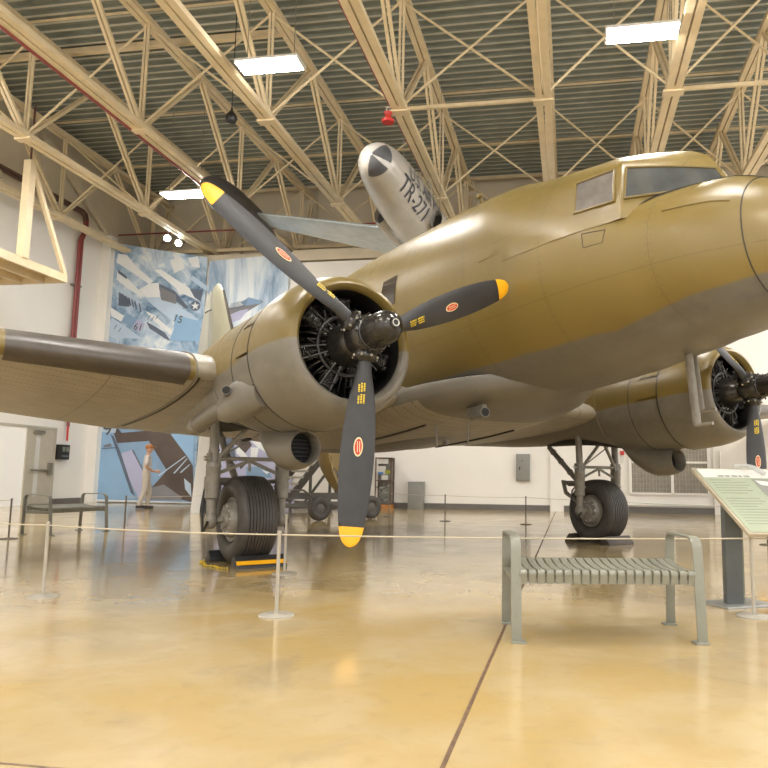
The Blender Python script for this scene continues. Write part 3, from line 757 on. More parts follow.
for u in (-12.1, -9.25, -6.3, -3.4, -.47, 2.03, 4.4): bbox(mb, (u-.18, V2-.22, 7.95), (u+.18, V2, 11.4), M_wallg)
trim(mb)
mb = MB(); bbox(mb, (U0, V0, 8.85), (U0+.12, V1-.3, 9.1), M_wallg); bbox(mb, (U0, V0, 10.55), (U0+.25, V2, 10.8), M_wallg)
for v in (13.9, 18.7): bbox(mb, (U0, v-.12, 9.1), (U0+.2, v+.12, 11.4), M_wallg); mb.bar(bw(U0+.15, v, 11.0), bw(U0+.15, v+3.2, 9.1), .16, .16, M_wallg)
trim(mb)
# corrugated roof deck: flutes run across the hangar
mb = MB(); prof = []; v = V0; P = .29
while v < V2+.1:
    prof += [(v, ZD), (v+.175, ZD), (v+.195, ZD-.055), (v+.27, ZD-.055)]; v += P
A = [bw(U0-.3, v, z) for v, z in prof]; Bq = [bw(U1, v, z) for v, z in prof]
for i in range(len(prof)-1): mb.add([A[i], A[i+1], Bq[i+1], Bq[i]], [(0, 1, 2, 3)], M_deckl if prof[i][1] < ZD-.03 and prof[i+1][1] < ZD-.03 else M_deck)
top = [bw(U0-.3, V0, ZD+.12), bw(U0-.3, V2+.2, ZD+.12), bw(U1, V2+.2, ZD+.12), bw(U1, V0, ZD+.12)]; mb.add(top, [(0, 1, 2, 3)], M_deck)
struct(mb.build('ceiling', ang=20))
# trusses along the hangar, sway bracing and struts between them
TU = [-14.9, -12.1, -9.25, -6.3, -3.4, -.47, 2.03, 4.4, 7.2, 10.0]
BN = [V0+.2+i*4.83-(V0+.2+4.83*5-13.9)+0 for i in range(0, 7)]
BN = [13.9-4.83*3, 13.9-4.83*2, 13.9-4.83, 13.9, 18.73, 23.56]
def double(mb, a, b, w, h, gap, mat):
    d = (b-a).normalized(); side = d.cross(V((0, 0, 1)))
    if side.length < .05: side = UB.copy()
    side.normalize()
    for s in (-1, 1): mb.bar(a+side*s*(w/2+gap/2), b+side*s*(w/2+gap/2), w, h, mat)
for i, u in enumerate(TU):
    mb = MB()
    double(mb, bw(u, V0+.3, ZB), bw(u, V2-.05, ZB), .135, .11, .035, M_truss)
    double(mb, bw(u, V0+.3, ZT), bw(u, V2-.05, ZT), .12, .12, .03, M_truss)
    tops = [BN[0]-2.4]+[(BN[j]+BN[j+1])/2 for j in range(5)]+[V2-.1]
    for j, v in enumerate(BN):
        double(mb, bw(u, v, ZB), bw(u, v, ZT), .05, .05, .03, M_truss)
        for tv in (tops[j], tops[j+1]): double(mb, bw(u, v, ZB), bw(u, tv, ZT), .065, .07, .035, M_truss)
        bbox(mb, (u-.02, v-.22, ZB-.04), (u+.02, v+.22, ZB+.24), M_truss)
        bbox(mb, (u-.20, v-.10, ZB-.09), (u+.20, v+.10, ZB-.045), M_truss)
    trim(mb)
for v in BN[3:]:
    mb = MB()
    for a, b in zip(TU[:-1], TU[1:]):
        mb.tube([bw(a, v, ZB+.05), bw(b, v, ZT-.08)], .028, M_truss, 6); mb.tube([bw(a, v+.07, ZT-.08), bw(b, v+.07, ZB+.05)], .028, M_truss, 6)
    trim(mb)
mb = MB()
for a, b in ((-.47, -3.4), (2.03, 4.4)): mb.bar(bw(a, 13.95, ZB+.02), bw(b, 13.95, ZB+.02), .07, .07, M_truss)
trim(mb)
for v, w, ue in ((5.0, .12, U1), (10.0, .05, U1), (13.95, .045, U1), (15.2, .15, -6.3), (18.5, .05, U1), (21.7, .06, U1), (24.3, .12, U1)):
    mb = MB(); mb.bar(bw(U0, v, ZD-.12), bw(ue, v, ZD-.12), w, w*.9, M_truss); trim(mb)
mb = MB(); mb.bar(bw(U0, V1+.6, 8.62), bw(U1, V1+.6, 8.62), .09, .12, M_truss); mb.tube([bw(U0, V1+.5, 9.3), bw(U1, V1+.5, 9.3)], .03, M_pipe, 6)
trim(mb)
# window, door -----------------------------------------------------------
M_grid = simple('grey grille mesh', (.30, .27, .22), .55, var=.15, scale=9); M_gridl = simple('grille bars', (.42, .39, .33), .5, var=.05)
mb = MB(); w0, w1, zb, zt = 1.72, 3.92, .56, 2.55
bbox(mb, (w0, V1-.035, zb), (w1, V1-.005, zt), M_grid)
for i in range(25): u = w0+(w1-w0)*i/24; bbox(mb, (u-.006, V1-.05, zb), (u+.006, V1-.03, zt), M_gridl)
for i in range(15): z = zb+(zt-zb)*i/14; bbox(mb, (w0, V1-.05, z-.005), (w1, V1-.03, z+.005), M_gridl)
win = struct(mb.build('window_1'))
mb = MB()
for u in (w0, (w0+w1)/2+.08, w1): bbox(mb, (u-.04, V1-.08, zb), (u+.04, V1-.02, zt), M_wall)
for z in (zb, 1.47, zt): bbox(mb, (w0, V1-.08, z-.03), (w1, V1-.02, z+.03), M_wall)
mb.build('window_frame', win); mb = MB(); bbox(mb, (w0-.15, V1-.12, .22), (w1+.15, V1, .26), M_wall); mb.build('window_sill', win)
# open double door in the left wall
M_door = simple('pale grey door paint', (.50, .46, .37), .45, var=.04)
mb = MB(); bbox(mb, (U0-.005, 17.55, 0), (U0+.015, 19.10, 2.25), M_day); bbox(mb, (U0, 19.06, 0), (U0+.06, 19.16, 2.32), M_door); bbox(mb, (U0, 17.45, 0), (U0+.06, 17.55, 2.32), M_door); bbox(mb, (U0, 17.45, 2.25), (U0+.06, 20.3, 2.33), M_door); bbox(mb, (U0, 20.22, 0), (U0+.06, 20.3, 2.3), M_door)
dr = struct(mb.build('door_1'))
mb = MB(); bbox(mb, (U0+.0, 19.16, .02), (U0+.045, 20.22, 2.24), M_door); mb.build('door_leaf', dr)
mb = MB(); bbox(mb, (U0+.045, 19.45, .25), (U0+.05, 19.62, 2.1), M_white); mb.build('door_glass', dr)
mb = MB(); mb.tube([bw(U0+.11, 19.25, 1.02), bw(U0+.11, 20.1, 1.02)], .03, M_gear, 8); bbox(mb, (U0+.04, 20.0, .9), (U0+.12, 20.15, 1.25), M_gear); bbox(mb, (U0+.04, 19.3, 2.1), (U0+.14, 19.7, 2.2), M_gear); mb.build('panic_bar', dr)
# lights ------------------------------------------------------------------
def fixture(u, v, label, rz=0):
    e = empty('fluorescent_light', bw(u, v, 8.36), -B_YAW+rz, label, 'ceiling light', 'fluorescent lights under the trusses')
    mb = MB(); mb.box((0, 0, .04), (1.16, .42, .05), M_house); mb.box((-.59, 0, .02), (.03, .42, .09), M_house); mb.box((.59, 0, .02), (.03, .42, .09), M_house)
    mb.build('housing', e); mb = MB()
    for y in (-.135, 0, .135): mb.box((0, y, -.005), (1.13, .115, .035), M_lamp)
    mb.build('lamp_diffuser', e)
    mb = MB(); [mb.tube([(x, 0, .06), (x, 0, 3.0)], .008, M_gear, 5) for x in (-.45, .45)]; mb.build('hanger_wire', e)
    return e
fixture(-5.32, 11.75, 'bright white fluorescent fixture hanging at the upper left above the upper propeller blade')
fixture(1.24, 11.75, 'bright white fluorescent fixture hanging at the top right above the cockpit')
fixture(-10.1, 17.3, 'bright white fluorescent fixture beside the yellow tip of the raised propeller blade')
for u, v in ((-11.9, 11.75), (7.8, 11.75), (-11.9, 5.9), (-5.32, 5.9), (1.24, 5.9), (7.8, 5.9), (-11.9, 0), (-5.32, 0), (1.24, 0), (7.8, 0), (-5.32, -5.8), (1.24, -5.8), (8.5, 17.6)):
    fixture(u, v, 'white fluorescent fixture of the hangar lighting grid, out of the picture')
for i, (u, v, lb) in enumerate(((-12.5, 20.6, 'white spot lamp clamped on the long left truss rail, nearer one'), (-12.4, 21.1, 'white spot lamp clamped on the long left truss rail, farther one'))):
    e = empty('spot_lamp', bw(u, v, 8.42), -B_YAW, lb, 'spot lamp')
    mb = MB(); mb.tube([(0, 0, .0), (0, 0, .15)], .015, M_house, 6); mb.lathe([(0, .06), (.05, .10), (.18, .10)], (0, .05, -.02), (.2, -.8, -.4), M_house, 16); mb.build('lamp_head', e)
    mb = MB(); mb.lathe([(.17, .10), (.172, 0)], (0, .05, -.02), (.2, -.8, -.4), M_spot, 16); mb.ball((.02, -.08, -.09), (.10, .06, .06), M_spot, 12, 8); mb.build('lens', e)
# pipes on the left wall ---------------------------------------------------
for i, dv in enumerate((0, .14)):
    mb = MB(); z0 = 9.42-.1*i; y1 = 20.85-.13*i
    mb.tube([bw(U0+.14, V0+.2, z0), bw(U0+.14, y1-.25, z0), bw(U0+.14, y1-.07, z0-.06), bw(U0+.14, y1, z0-.25)], .05, M_brown, 10)
    mb.tube([bw(U0+.14, y1, z0-.25), bw(U0+.14, y1, z0-.55), bw(U0+.14, y1-.18, z0-.95), bw(U0+.14, y1-.18, 6.4), bw(U0+.14, y1-.18, 2.4 if i == 0 else 5.0)], .05, M_pipe, 10)
    if i == 0: mb.tube([bw(U0+.14, y1-.18, 2.4), bw(U0+.14, y1-.18, 2.1), bw(U0+.12, y1-.15, 1.95)], [.035, .03, .03], M_red, 8)
    bbox(mb, (U0, y1-.3, 6.9), (U0+.16, y1-.06, 6.95), M_gear)
    tag(mb.build('sprinkler_pipe'), ('maroon sprinkler pipe running along and down the left wall to the black box', 'maroon sprinkler pipe on the left wall, the shorter inner one of the pair')[i], 'pipe')
e = empty('wall_phone_box', bw(U0+.02, 20.55, 1.35), -B_YAW, 'small black control box on the left wall beside the grey door', 'control box')
mb = MB(); mb.box((.09, 0, .24), (.18, .42, .46), M_black); mb.build('casing', e, bevel=.01)
mb = MB(); mb.box((.183, -.07, .33), (.01, .12, .14), M_ink); mb.box((.183, .10, .33), (.01, .12, .14), M_ink); mb.box((.183, 0, .12), (.01, .30, .03), M_ink); mb.build('display', e)
e = empty('loudspeaker', bw(-6.92, 13.5, 8.28), 0, 'small dark pendant loudspeaker hanging from a cable under the roof', 'speaker')
mb = MB(); mb.lathe([(0, .0), (.0, .10), (.06, .125), (.14, .11), (.20, .06), (.25, .025), (.30, .02)], (0, 0, 0), (0, 0, 1), M_cylb, 20); mb.build('horn', e)
mb = MB(); mb.tube([(0, 0, .3), (0, 0, 2.8)], .009, M_black, 5); mb.build('cable', e)
e = empty('alarm_beacon', bw(-3.63, 13.8, 8.17), 0, 'red alarm beacon under the truss beside the nose of the silver jet', 'alarm light')
mb = MB(); mb.lathe([(0, 0), (0, .12), (.06, .13), (.10, .07), (.16, .06), (.22, .09), (.24, .0)], (0, 0, 0), (0, 0, 1), M_red, 20); mb.build('beacon', e)
mb = MB(); mb.tube([(0, 0, .22), (-.05, 0, .33), (.2, 0, .36)], .02, M_house, 8); mb.build('bracket', e)
mb = MB(); mb.tube([bw(-9.43, V0+.3, ZB-.06), bw(-9.43, V1-.1, ZB-.06)], .035, M_pipe, 8); tag(mb.build('sprinkler_line'), 'maroon sprinkler line along the truss chord at the upper left', 'pipe')
mb = MB(); mb.tube([bw(-3.62, V0+.3, ZB+.09), bw(-3.62, V1-.1, ZB+.09)], .025, M_pipe, 8); tag(mb.build('sprinkler_line'), 'thin maroon sprinkler line along the truss beside the red alarm beacon', 'pipe')
# hanging equipment platform at the left
e = empty('hanging_platform', bw(-14.3, 15.6, 6.0), -B_YAW, 'cream steel platform hung from the roof on posts at the far left', 'platform')
mb = MB()
for a, b in (((-1.3, -1.9), (1.3, -1.9)), ((1.3, -1.9), (1.3, 1.15)), ((1.3, 1.15), (-1.3, 1.15)), ((-1.3, 1.15), (-1.3, -1.9)), ((0, -1.9), (0, 1.15)), ((.65, -1.9), (.65, 1.15)), ((-.65, -1.9), (-.65, 1.15))):
    mb.bar((*a, 0), (*b, 0), .08, .20, M_truss)
mb.box((0, -.37, .11), (2.6, 3.05, .02), M_truss); mb.build('deck', e)
mb = MB(); mb.bar((1.28, -.4, .1), (1.28, -.4, 2.55), .20, .20, M_truss); mb.tube([(1.28, -.4, 2.5), (1.28, -.4, 4.0)], .025, M_brown, 8); mb.build('hanger_post', e)
mb = MB(); mb.bar((1.28, -.25, 2.35), (1.28, 1.1, .1), .09, .11, M_truss); mb.build('diagonal_brace', e)
# wall furniture ------------------------------------------------------------
e = empty('electrical_panel', bw(-1.40, V1, .88), -B_YAW, 'grey electrical panel mounted on the white back wall', 'electrical panel')
mb = MB(); mb.box((0, -.07, .40), (.41, .14, .80), M_boxg); mb.build('cabinet', e, bevel=.008)
mb = MB(); mb.box((0, -.146, .40), (.38, .012, .77), M_boxg); mb.build('panel_door', e, bevel=.004); mb = MB(); mb.box((-.10, -.16, .37), (.03, .02, .10), M_black); mb.ball((-.02, -.157, .60), .018, M_black, 8, 5); mb.build('latch', e)
e = empty('utility_box', bw(-4.62, V1-.25, 0), -B_YAW, 'plain grey upright box standing on the floor against the back wall', 'box')
mb = MB(); mb.box((0, 0, .40), (.44, .40, .80), M_boxg); mb.build('body', e, bevel=.01); mb = MB(); mb.box((0, 0, .805), (.46, .42, .02), M_boxg); mb.build('lid', e)
e = empty('display_case', bw(-5.60, V1-.30, 0), -B_YAW, 'tall narrow glass display case with wooden plinth against the back wall', 'display case')
mb = MB(); mb.box((0, 0, .06), (.52, .40, .12), M_wood); mb.build('plinth', e)
mb = MB()
for x in (-.24, .24):
    for y in (-.18, .18): mb.box((x, y, .82), (.03, .03, 1.42), M_brown)
for z in (.13, .84, 1.52): mb.box((0, 0, z), (.51, .39, .025), M_brown)
mb.box((0, .185, .82), (.48, .01, 1.4), M_boxg); mb.build('frame', e)
mb = MB(); mb.box((-.03, -.15, 1.42), (.34, .01, .15), M_white); mb.box((-.08, -.10, 1.15), (.26, .01, .25), M_white); mb.box((-.1, -.12, 1.06), (.16, .01, .07), simple('display blue', (.08, .2, .5), .5)); mb.box((.12, -.12, 1.1), (.15, .01, .12), simple('display olive green', (.35, .36, .04), .5)); mb.box((.03, -.12, .93), (.2, .01, .14), M_white); mb.build('exhibit_card', e)
mb = MB()
for q in range(26):
    p = V((random.uniform(-.2, .2), random.uniform(-.1, .1), random.uniform(.18, .76))); d = V((random.uniform(-.12, .12), 0, random.uniform(-.08, .08)))
    mb.tube([p, p+d], .012, (M_steel, M_inkd, M_white)[q % 3], 5)
tag(mb.build('exhibit_parts', e), 'jumble of metal exhibits', None, None, 'stuff')
e = empty('fire_alarm', bw(1.50, V1, 1.45), -B_YAW, 'red and white fire alarm strobe on the back wall beside the grille window', 'fire alarm')
mb = MB(); mb.box((0, -.03, .28), (.11, .06, .12), M_red); mb.build('strobe', e); mb = MB(); mb.box((0, -.02, .10), (.09, .04, .22), M_white); mb.build('horn_plate', e)
e = empty('standpipe_valve', bw(4.22, V1-.1, 1.05), -B_YAW, 'small white standpipe valve on the pilaster behind the sign', 'valve')
mb = MB(); mb.tube([(0, -.03, 0), (0, -.03, .75)], .03, M_wall, 8); mb.build('riser', e); mb = MB(); mb.box((0, -.08, .08), (.16, .12, .09), M_ink); mb.build('valve_body', e)
# ------------------------------------------------------------------ mural posters on the back wall
def mural_mat(name, cols, scale, stretch):
    m, nt, b = new_mat(name); oc = objco(nt); mp = node(nt, 'ShaderNodeMapping'); link(nt, oc, mp.inputs[0])
    mp.inputs['Scale'].default_value = stretch; mp.inputs['Rotation'].default_value = (0, .6 if stretch[2] > .5 else 0, 0)
    f = noise(nt, scale, 6, .68, mp.outputs[0], .5); r = node(nt, 'ShaderNodeValToRGB'); link(nt, f, r.inputs[0])
    e = r.color_ramp.elements; n = len(cols); e[0].position = .36; e[0].color = (*cols[0], 1); e[1].position = .66; e[1].color = (*cols[-1], 1)
    for i, c in enumerate(cols[1:-1]): q = e.new(.36+.30*(i+1)/(n-1)); q.color = (*c, 1)
    link(nt, r.outputs[0], b.inputs['Base Color']); b.inputs['Roughness'].default_value = .55
    return m
M_mur1 = mural_mat('blue parked aircraft mural print', [(.09, .17, .30), (.26, .39, .55), (.48, .60, .73), (.78, .83, .86)], 1.1, (1, 1, 1))
M_mur2 = mural_mat('pale blue hangar mural print', [(.22, .33, .49), (.44, .55, .68), (.68, .76, .83), (.84, .87, .88)], 1.5, (1, 1, .18))
PB = [simple('mural '+n, c, .55, var=v, scale=1.2) for n, c, v in (('white', (.80, .83, .85), .05), ('pale blue', (.50, .62, .76), .08), ('mid blue', (.235, .37, .55), .08), ('sky blue', (.28, .46, .68), .06), ('slate', (.12, .15, .21), .25), ('umber', (.10, .075, .065), .2), ('grey', (.22, .22, .24), .12), ('lilac', (.46, .47, .66), .05))]
WH, PBL, MID, SKY, SLT, UMB, GRY, LIL = PB
VP = V1-.10
class Mural:
    """flat printed sheet; art is laid out in sheet coordinates (s to the right, t downward)"""
    def __init__(s, f, v): s.f = f; s.v = v; s.mb = MB(); s.k = 0
    def base(s, quad, mat): s.mb.prism([bw(*s.uz(q), ) for q in quad], VB*.03, mat)
    def uz(s, q): u, z = s.f(*q); return (u, s.v, z)
    def p(s, pts, mat):
        s.k += 1; s.mb.poly([bw(s.f(*q)[0], s.v-.0006*s.k-.002, s.f(*q)[1]) for q in pts], mat)
    def text(s, body, at, size, mat, rot=0, xs=1.0):
        vs, fs = text_mesh(body, size); s.k += 1; c, n = math.cos(rot), math.sin(rot); u0, z0 = s.f(*at)
        s.mb.add([bw(u0+x*xs*c-y*n, s.v-.0006*s.k-.002, z0+x*xs*n+y*c) for x, y in vs], fs, mat)
def f1(px, py): return -15.40+(px-(115-20*(py-243)/260))*.0366, max(.03, (503-py)*.0339)
mu = Mural(f1, VP)
mu.base([(115.5, 243), (208, 262), (190, 502.2), (96, 502.2)], M_mur1)
C1 = lambda L: [(105+x/6.68, 235+y/6.68) for x, y in L]
C2 = lambda L: [(90+x/6.4, 420+y/6.4) for x, y in L]
# rows of parked aircraft, upper half
for L, m in (([(90, 130), (150, 140), (220, 230), (330, 330), (300, 350), (180, 260), (80, 190)], WH), ([(85, 250), (170, 320), (260, 420), (250, 440), (150, 370), (80, 310)], WH),
    ([(80, 350), (170, 400), (250, 480), (230, 490), (140, 440), (78, 400)], PBL), ([(90, 240), (150, 290), (150, 310), (90, 265)], SLT), ([(95, 395), (170, 450), (165, 500), (90, 490)], SLT),
    ([(330, 250), (380, 250), (560, 380), (640, 450), (640, 480), (520, 420)], WH), ([(380, 170), (470, 165), (480, 230), (430, 260)], PBL), ([(440, 190), (520, 170), (540, 250), (470, 280)], WH), ([(560, 180), (630, 170), (640, 250), (590, 240)], WH), ([(630, 190), (690, 180), (690, 260)], PBL),
    ([(370, 350), (470, 400), (560, 520), (540, 525), (440, 440), (360, 380)], SLT), ([(470, 360), (540, 350), (560, 420), (500, 430)], WH), ([(570, 390), (660, 400), (640, 480), (600, 450)], SLT), ([(590, 300), (690, 380), (690, 420), (580, 330)], PBL),
    ([(230, 385), (300, 345), (365, 342), (372, 440), (300, 455)], WH), ([(270, 440), (380, 440), (580, 560), (640, 620), (640, 660), (460, 610), (330, 500)], PBL), ([(370, 370), (480, 430), (480, 490), (380, 460)], GRY),
    ([(270, 530), (330, 560), (450, 670), (440, 700), (340, 610)], WH), ([(45, 570), (150, 640), (250, 720), (40, 705), (28, 640)], PBL), ([(40, 500), (130, 560), (110, 600), (42, 560)], WH),
    ([(150, 545), (220, 585), (185, 640), (112, 600)], MID), ([(220, 585), (270, 620), (230, 680), (185, 640)], LIL), ([(280, 605), (340, 640), (400, 680), (440, 740), (400, 720), (300, 650)], SLT),
    ([(470, 560), (560, 590), (640, 610), (630, 745), (430, 735), (460, 660)], SKY), ([(560, 470), (640, 500), (640, 560), (590, 540)], PBL)): mu.p(C1(L), m)
for x in (120, 140, 160, 180, 200, 230): mu.p(C1([(x, 340+x*.6), (x+8, 340+x*.6), (x+20, 400+x*.6), (x+10, 400+x*.6)]), SLT)
for x, y in ((285, 590), (310, 600), (340, 590), (60, 650), (90, 670)): mu.p(C1([(x, y), (x+5, y), (x+25, y-30), (x+19, y-30)]), SLT)
st = [(605+(28 if k % 2 == 0 else 12)*math.sin(PI*k/5), 508-(28 if k % 2 == 0 else 12)*math.cos(PI*k/5)) for k in range(10)]
mu.p(C1([(605+34*math.cos(PI*k/12), 508+34*math.sin(PI*k/12)) for k in range(24)]), SLT); mu.p(C1(st), WH)
mu.text('15', C1([(452, 600)])[0], .36, M_inkd, -.35); mu.text('61', C1([(190, 655)])[0], .34, M_inkd, -.2)
# lower half: close view of a wing and parked tails
for L, m in (([(20, -60), (660, -60), (640, 540), (20, 525)], MID), ([(60, 20), (170, 0), (480, 40), (640, 300), (640, 520), (380, 470), (250, 240), (120, 110)], UMB), ([(60, 60), (150, 100), (190, 230), (280, 500), (30, 520), (30, 300)], SKY), ([(160, 165), (370, 150), (480, 330), (380, 440), (300, 330), (180, 225)], MID),
    ([(65, 10), (180, 30), (160, 100), (65, 95)], PBL), ([(140, 30), (240, 30), (390, 70), (370, 85), (200, 100)], MID), ([(470, 55), (655, 60), (640, 285), (560, 180)], SKY), ([(175, 235), (262, 205), (385, 440), (330, 540), (310, 520)], LIL), ([(262, 205), (275, 208), (395, 440), (385, 440)], SLT), ([(130, 110), (150, 120), (195, 225), (280, 490), (255, 470), (180, 250)], SLT),
    ([(370, 440), (460, 415), (570, 490), (560, 510), (340, 510)], GRY), ([(585, 375), (625, 410), (628, 490), (590, 440)], PBL), ([(20, 512), (640, 520), (640, 530), (20, 528)], WH), ([(20, 525), (640, 530), (640, 545), (20, 540)], SLT)): mu.p(C2(L), m)
for a, b in (((425, 360), (595, 240)), ((520, 345), (605, 255)), ((560, 340), (620, 290))): mu.p(C2([a, (a[0]+8, a[1]+4), (b[0]+3, b[1]+4), b]), PBL)
mu.p(C2([(75, 195), (160, 190), (160, 196), (75, 201)]), SLT); mu.p(C2([(80, 180), (130, 165), (140, 185), (90, 190)]), GRY)
mu.text('91', C2([(84, 118)])[0], .58, M_inkd, .18, 1.25)
tag(mu.mb.build('mural_poster', flat=True), 'tall blue mural poster of parked aircraft rows at the left corner of the back wall', 'poster')
def f2(px, py): return -11.86+(px-(210-22*(py-262)/240))*.0352, max(.03, (503-py)*.0334)
mu = Mural(f2, VP); mu.base([(210, 262.5), (290, 258), (272, 502.2), (190, 502.2)], M_mur2)
C3 = lambda L: [(205+x/7.68, 250+y/7.68) for x, y in L]
C4 = lambda L: [(205+x/9.04, 425+y/9.04) for x, y in L]
for L, m in (([(170, 470), (250, 460), (330, 440), (420, 410), (440, 430), (300, 510), (160, 540)], GRY), ([(160, 530), (260, 490), (330, 480), (260, 560), (150, 600)], LIL), ([(270, 430), (330, 390), (430, 420), (420, 440), (300, 455)], MID)): mu.p(C3(L), m)
for x in range(170, 300, 12): mu.p(C3([(x, 520-x*.2), (x+4, 520-x*.2), (x+34, 465-x*.2), (x+30, 465-x*.2)]), SLT)
for L, m in (([(-60, -60), (660, -60), (700, 700), (-60, 700)], LIL), ([(140, 40), (330, 130), (360, 190), (300, 260), (150, 130)], UMB), ([(320, 120), (360, 100), (600, 310), (570, 320), (400, 200)], WH), ([(230, 190), (330, 300), (300, 330), (220, 260)], WH), ([(350, 210), (420, 210), (390, 330), (340, 320)], WH), ([(400, 110), (560, 150), (620, 310), (540, 250)], MID), ([(240, 350), (330, 330), (250, 400)], UMB), ([(300, 380), (480, 370), (520, 470), (300, 470)], MID), ([(430, 400), (500, 420), (480, 440)], WH), ([(130, 50), (200, 160), (220, 330), (130, 330)], SLT)): mu.p(C4(L), m)
tag(mu.mb.build('mural_poster', flat=True), 'pale blue white mural poster with vertical streaks behind the tail fin', 'poster')

# ------------------------------------------------------------------ benches
def ribbon(mb, pts, w, t, wdir, mat):
    """flat bar bent along pts, w wide along wdir, t thick"""
    wd = V(wdir).normalized(); pts = [V(p) for p in pts]; rings = []
    for i, p in enumerate(pts):
        d = (pts[min(i+1, len(pts)-1)]-pts[max(0, i-1)]).normalized(); n = d.cross(wd).normalized()
        rings.append([p+wd*w/2+n*t/2, p-wd*w/2+n*t/2, p-wd*w/2-n*t/2, p+wd*w/2-n*t/2])
    mb.loft(rings, mat)
def corner(a, b, c, r, n=6):
    a, b, c = V(a), V(b), V(c); u = (a-b).normalized(); w = (c-b).normalized(); p, q = b+u*r, b+w*r
    return [p*(1-t)**2+b*2*t*(1-t)+q*t*t for t in [i/n for i in range(n+1)]]
bench = empty('slatted_bench', (1.005, 4.885, 0), math.radians(1.5), 'grey green metal slatted bench in front of the rope barrier, nearest to the viewer', 'bench', 'slatted metal benches')
LB, DB = 1.135, .585
for s in (-1, 1):
    x = s*LB/2; a = (x, DB/2, 0); b = (x-s*.0, DB/2-.02, .625); c = (x, -DB/2+.05, .625); d = (x+s*.0, -DB/2, 0)
    mb = MB(); ribbon(mb, [a]+corner(a, b, c, .07)+corner(b, c, d, .09)+[d], .062, .014, (1, 0, 0), M_bench)
    for q in (a, d): mb.box((q[0]-s*.012, q[1], .006), (.085, .085, .012), M_bench)
    mb.box((x, -.01, .355), (.014, DB-.06, .045), M_bench); mb.box((x, -.01, .375), (.05, DB-.08, .014), M_bench); mb.build('end_frame', bench, bevel=.002)
N = 20
for i in range(N):
    x = -LB/2+.045+(LB-.09)*i/(N-1); mb = MB()
    p = [(x, -DB/2+.035, .345), (x, -DB/2+.025, .395)]+corner((x, -DB/2+.025, .37), (x, -DB/2+.02, .425), (x, -.1, .424), .025, 4)+[(x, -.1, .418), (x, .08, .428), (x, DB/2-.09, .45), (x, DB/2-.045, .445), (x, DB/2-.04, .38)]
    ribbon(mb, p, .042, .008, (1, 0, 0), M_bench); mb.build('slat', bench)
mb = MB(); [mb.box((0, y, .362), (LB-.02, .02, .03), M_bench) for y in (-DB/2+.05, 0, DB/2-.06)]; mb.build('seat_rail', bench)
b2 = copy_tree(bench); b2.location = (-6.18, 12.15, 0); b2.rotation_euler.z = math.radians(70.5); 
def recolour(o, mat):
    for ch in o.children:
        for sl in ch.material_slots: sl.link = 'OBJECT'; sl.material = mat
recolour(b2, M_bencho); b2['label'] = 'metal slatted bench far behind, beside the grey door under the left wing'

# ------------------------------------------------------------------ rope barrier
SH = .575
def stanchion(x, y, mat, label, h=SH, r=.125):
    e = empty('barrier_stanchion', (x, y, 0), 0, label, 'stanchion', 'rope barrier stanchions')
    mb = MB(); mb.lathe([(0, 0), (0, r), (.008, r), (.014, r-.012), (.022, .03), (.022, 0)], (0, 0, 0), (0, 0, 1), mat, 32); mb.build('base', e)
    mb = MB(); mb.lathe([(.015, .013), (h-.01, .013), (h, .016), (h+.012, .016), (h+.018, 0)], (0, 0, 0), (0, 0, 1), mat, 14); mb.build('pole', e)
    return V((x, y, h-.012))
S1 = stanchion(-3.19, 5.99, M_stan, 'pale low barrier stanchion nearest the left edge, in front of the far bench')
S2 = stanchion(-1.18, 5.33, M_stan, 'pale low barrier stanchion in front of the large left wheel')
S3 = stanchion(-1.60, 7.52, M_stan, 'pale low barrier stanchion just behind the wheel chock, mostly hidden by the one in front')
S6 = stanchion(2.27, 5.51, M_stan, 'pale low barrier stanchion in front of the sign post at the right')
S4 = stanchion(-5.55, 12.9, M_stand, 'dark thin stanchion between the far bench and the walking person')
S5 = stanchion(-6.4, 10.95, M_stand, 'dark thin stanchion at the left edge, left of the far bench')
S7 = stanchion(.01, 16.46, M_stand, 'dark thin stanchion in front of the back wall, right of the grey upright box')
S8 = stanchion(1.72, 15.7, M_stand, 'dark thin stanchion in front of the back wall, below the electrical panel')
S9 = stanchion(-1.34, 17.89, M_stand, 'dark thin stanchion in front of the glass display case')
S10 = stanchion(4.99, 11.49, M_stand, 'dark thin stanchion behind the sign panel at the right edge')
def rope(a, b, label, r=.0052, sag=.012):
    mb = MB(); a, b = V(a), V(b); dd = (b-a).normalized()*.017; a = a+dd; b = b-dd; mb.tube([a+(b-a)*t-V((0, 0, sag*4*t*(1-t))) for t in [i/16 for i in range(17)]], r, M_rope, 6)
    tag(mb.build('barrier_rope'), label, 'rope', 'barrier ropes')
rope((-6.5, 7.1, SH-.01), S1, 'beige barrier rope running from the left edge to the leftmost pale stanchion')
rope(S1, S2, 'beige barrier rope crossing in front of the left wheel between two pale stanchions')
rope(S2, S6, 'long beige barrier rope running behind the bench to the stanchion at the sign')
rope(S6, (4.6, 6.0, SH-.01), 'beige barrier rope leaving the right stanchion under the sign panel')
rope(S5, (-8.2, 9.2, SH-.01), 'thin beige barrier rope at the left edge left of the far bench', .004); rope(S9, S7, 'thin beige barrier rope before the back wall left of the middle stanchion', .004); rope(S7, S8, 'thin beige barrier rope before the back wall below the electrical panel', .004); rope(S8, S10, 'thin beige barrier rope behind the right wheel of the aeroplane', .004); rope(S4, (-4.3, 15.5, SH-.01), 'thin beige barrier rope running away behind the left wheel', .004)

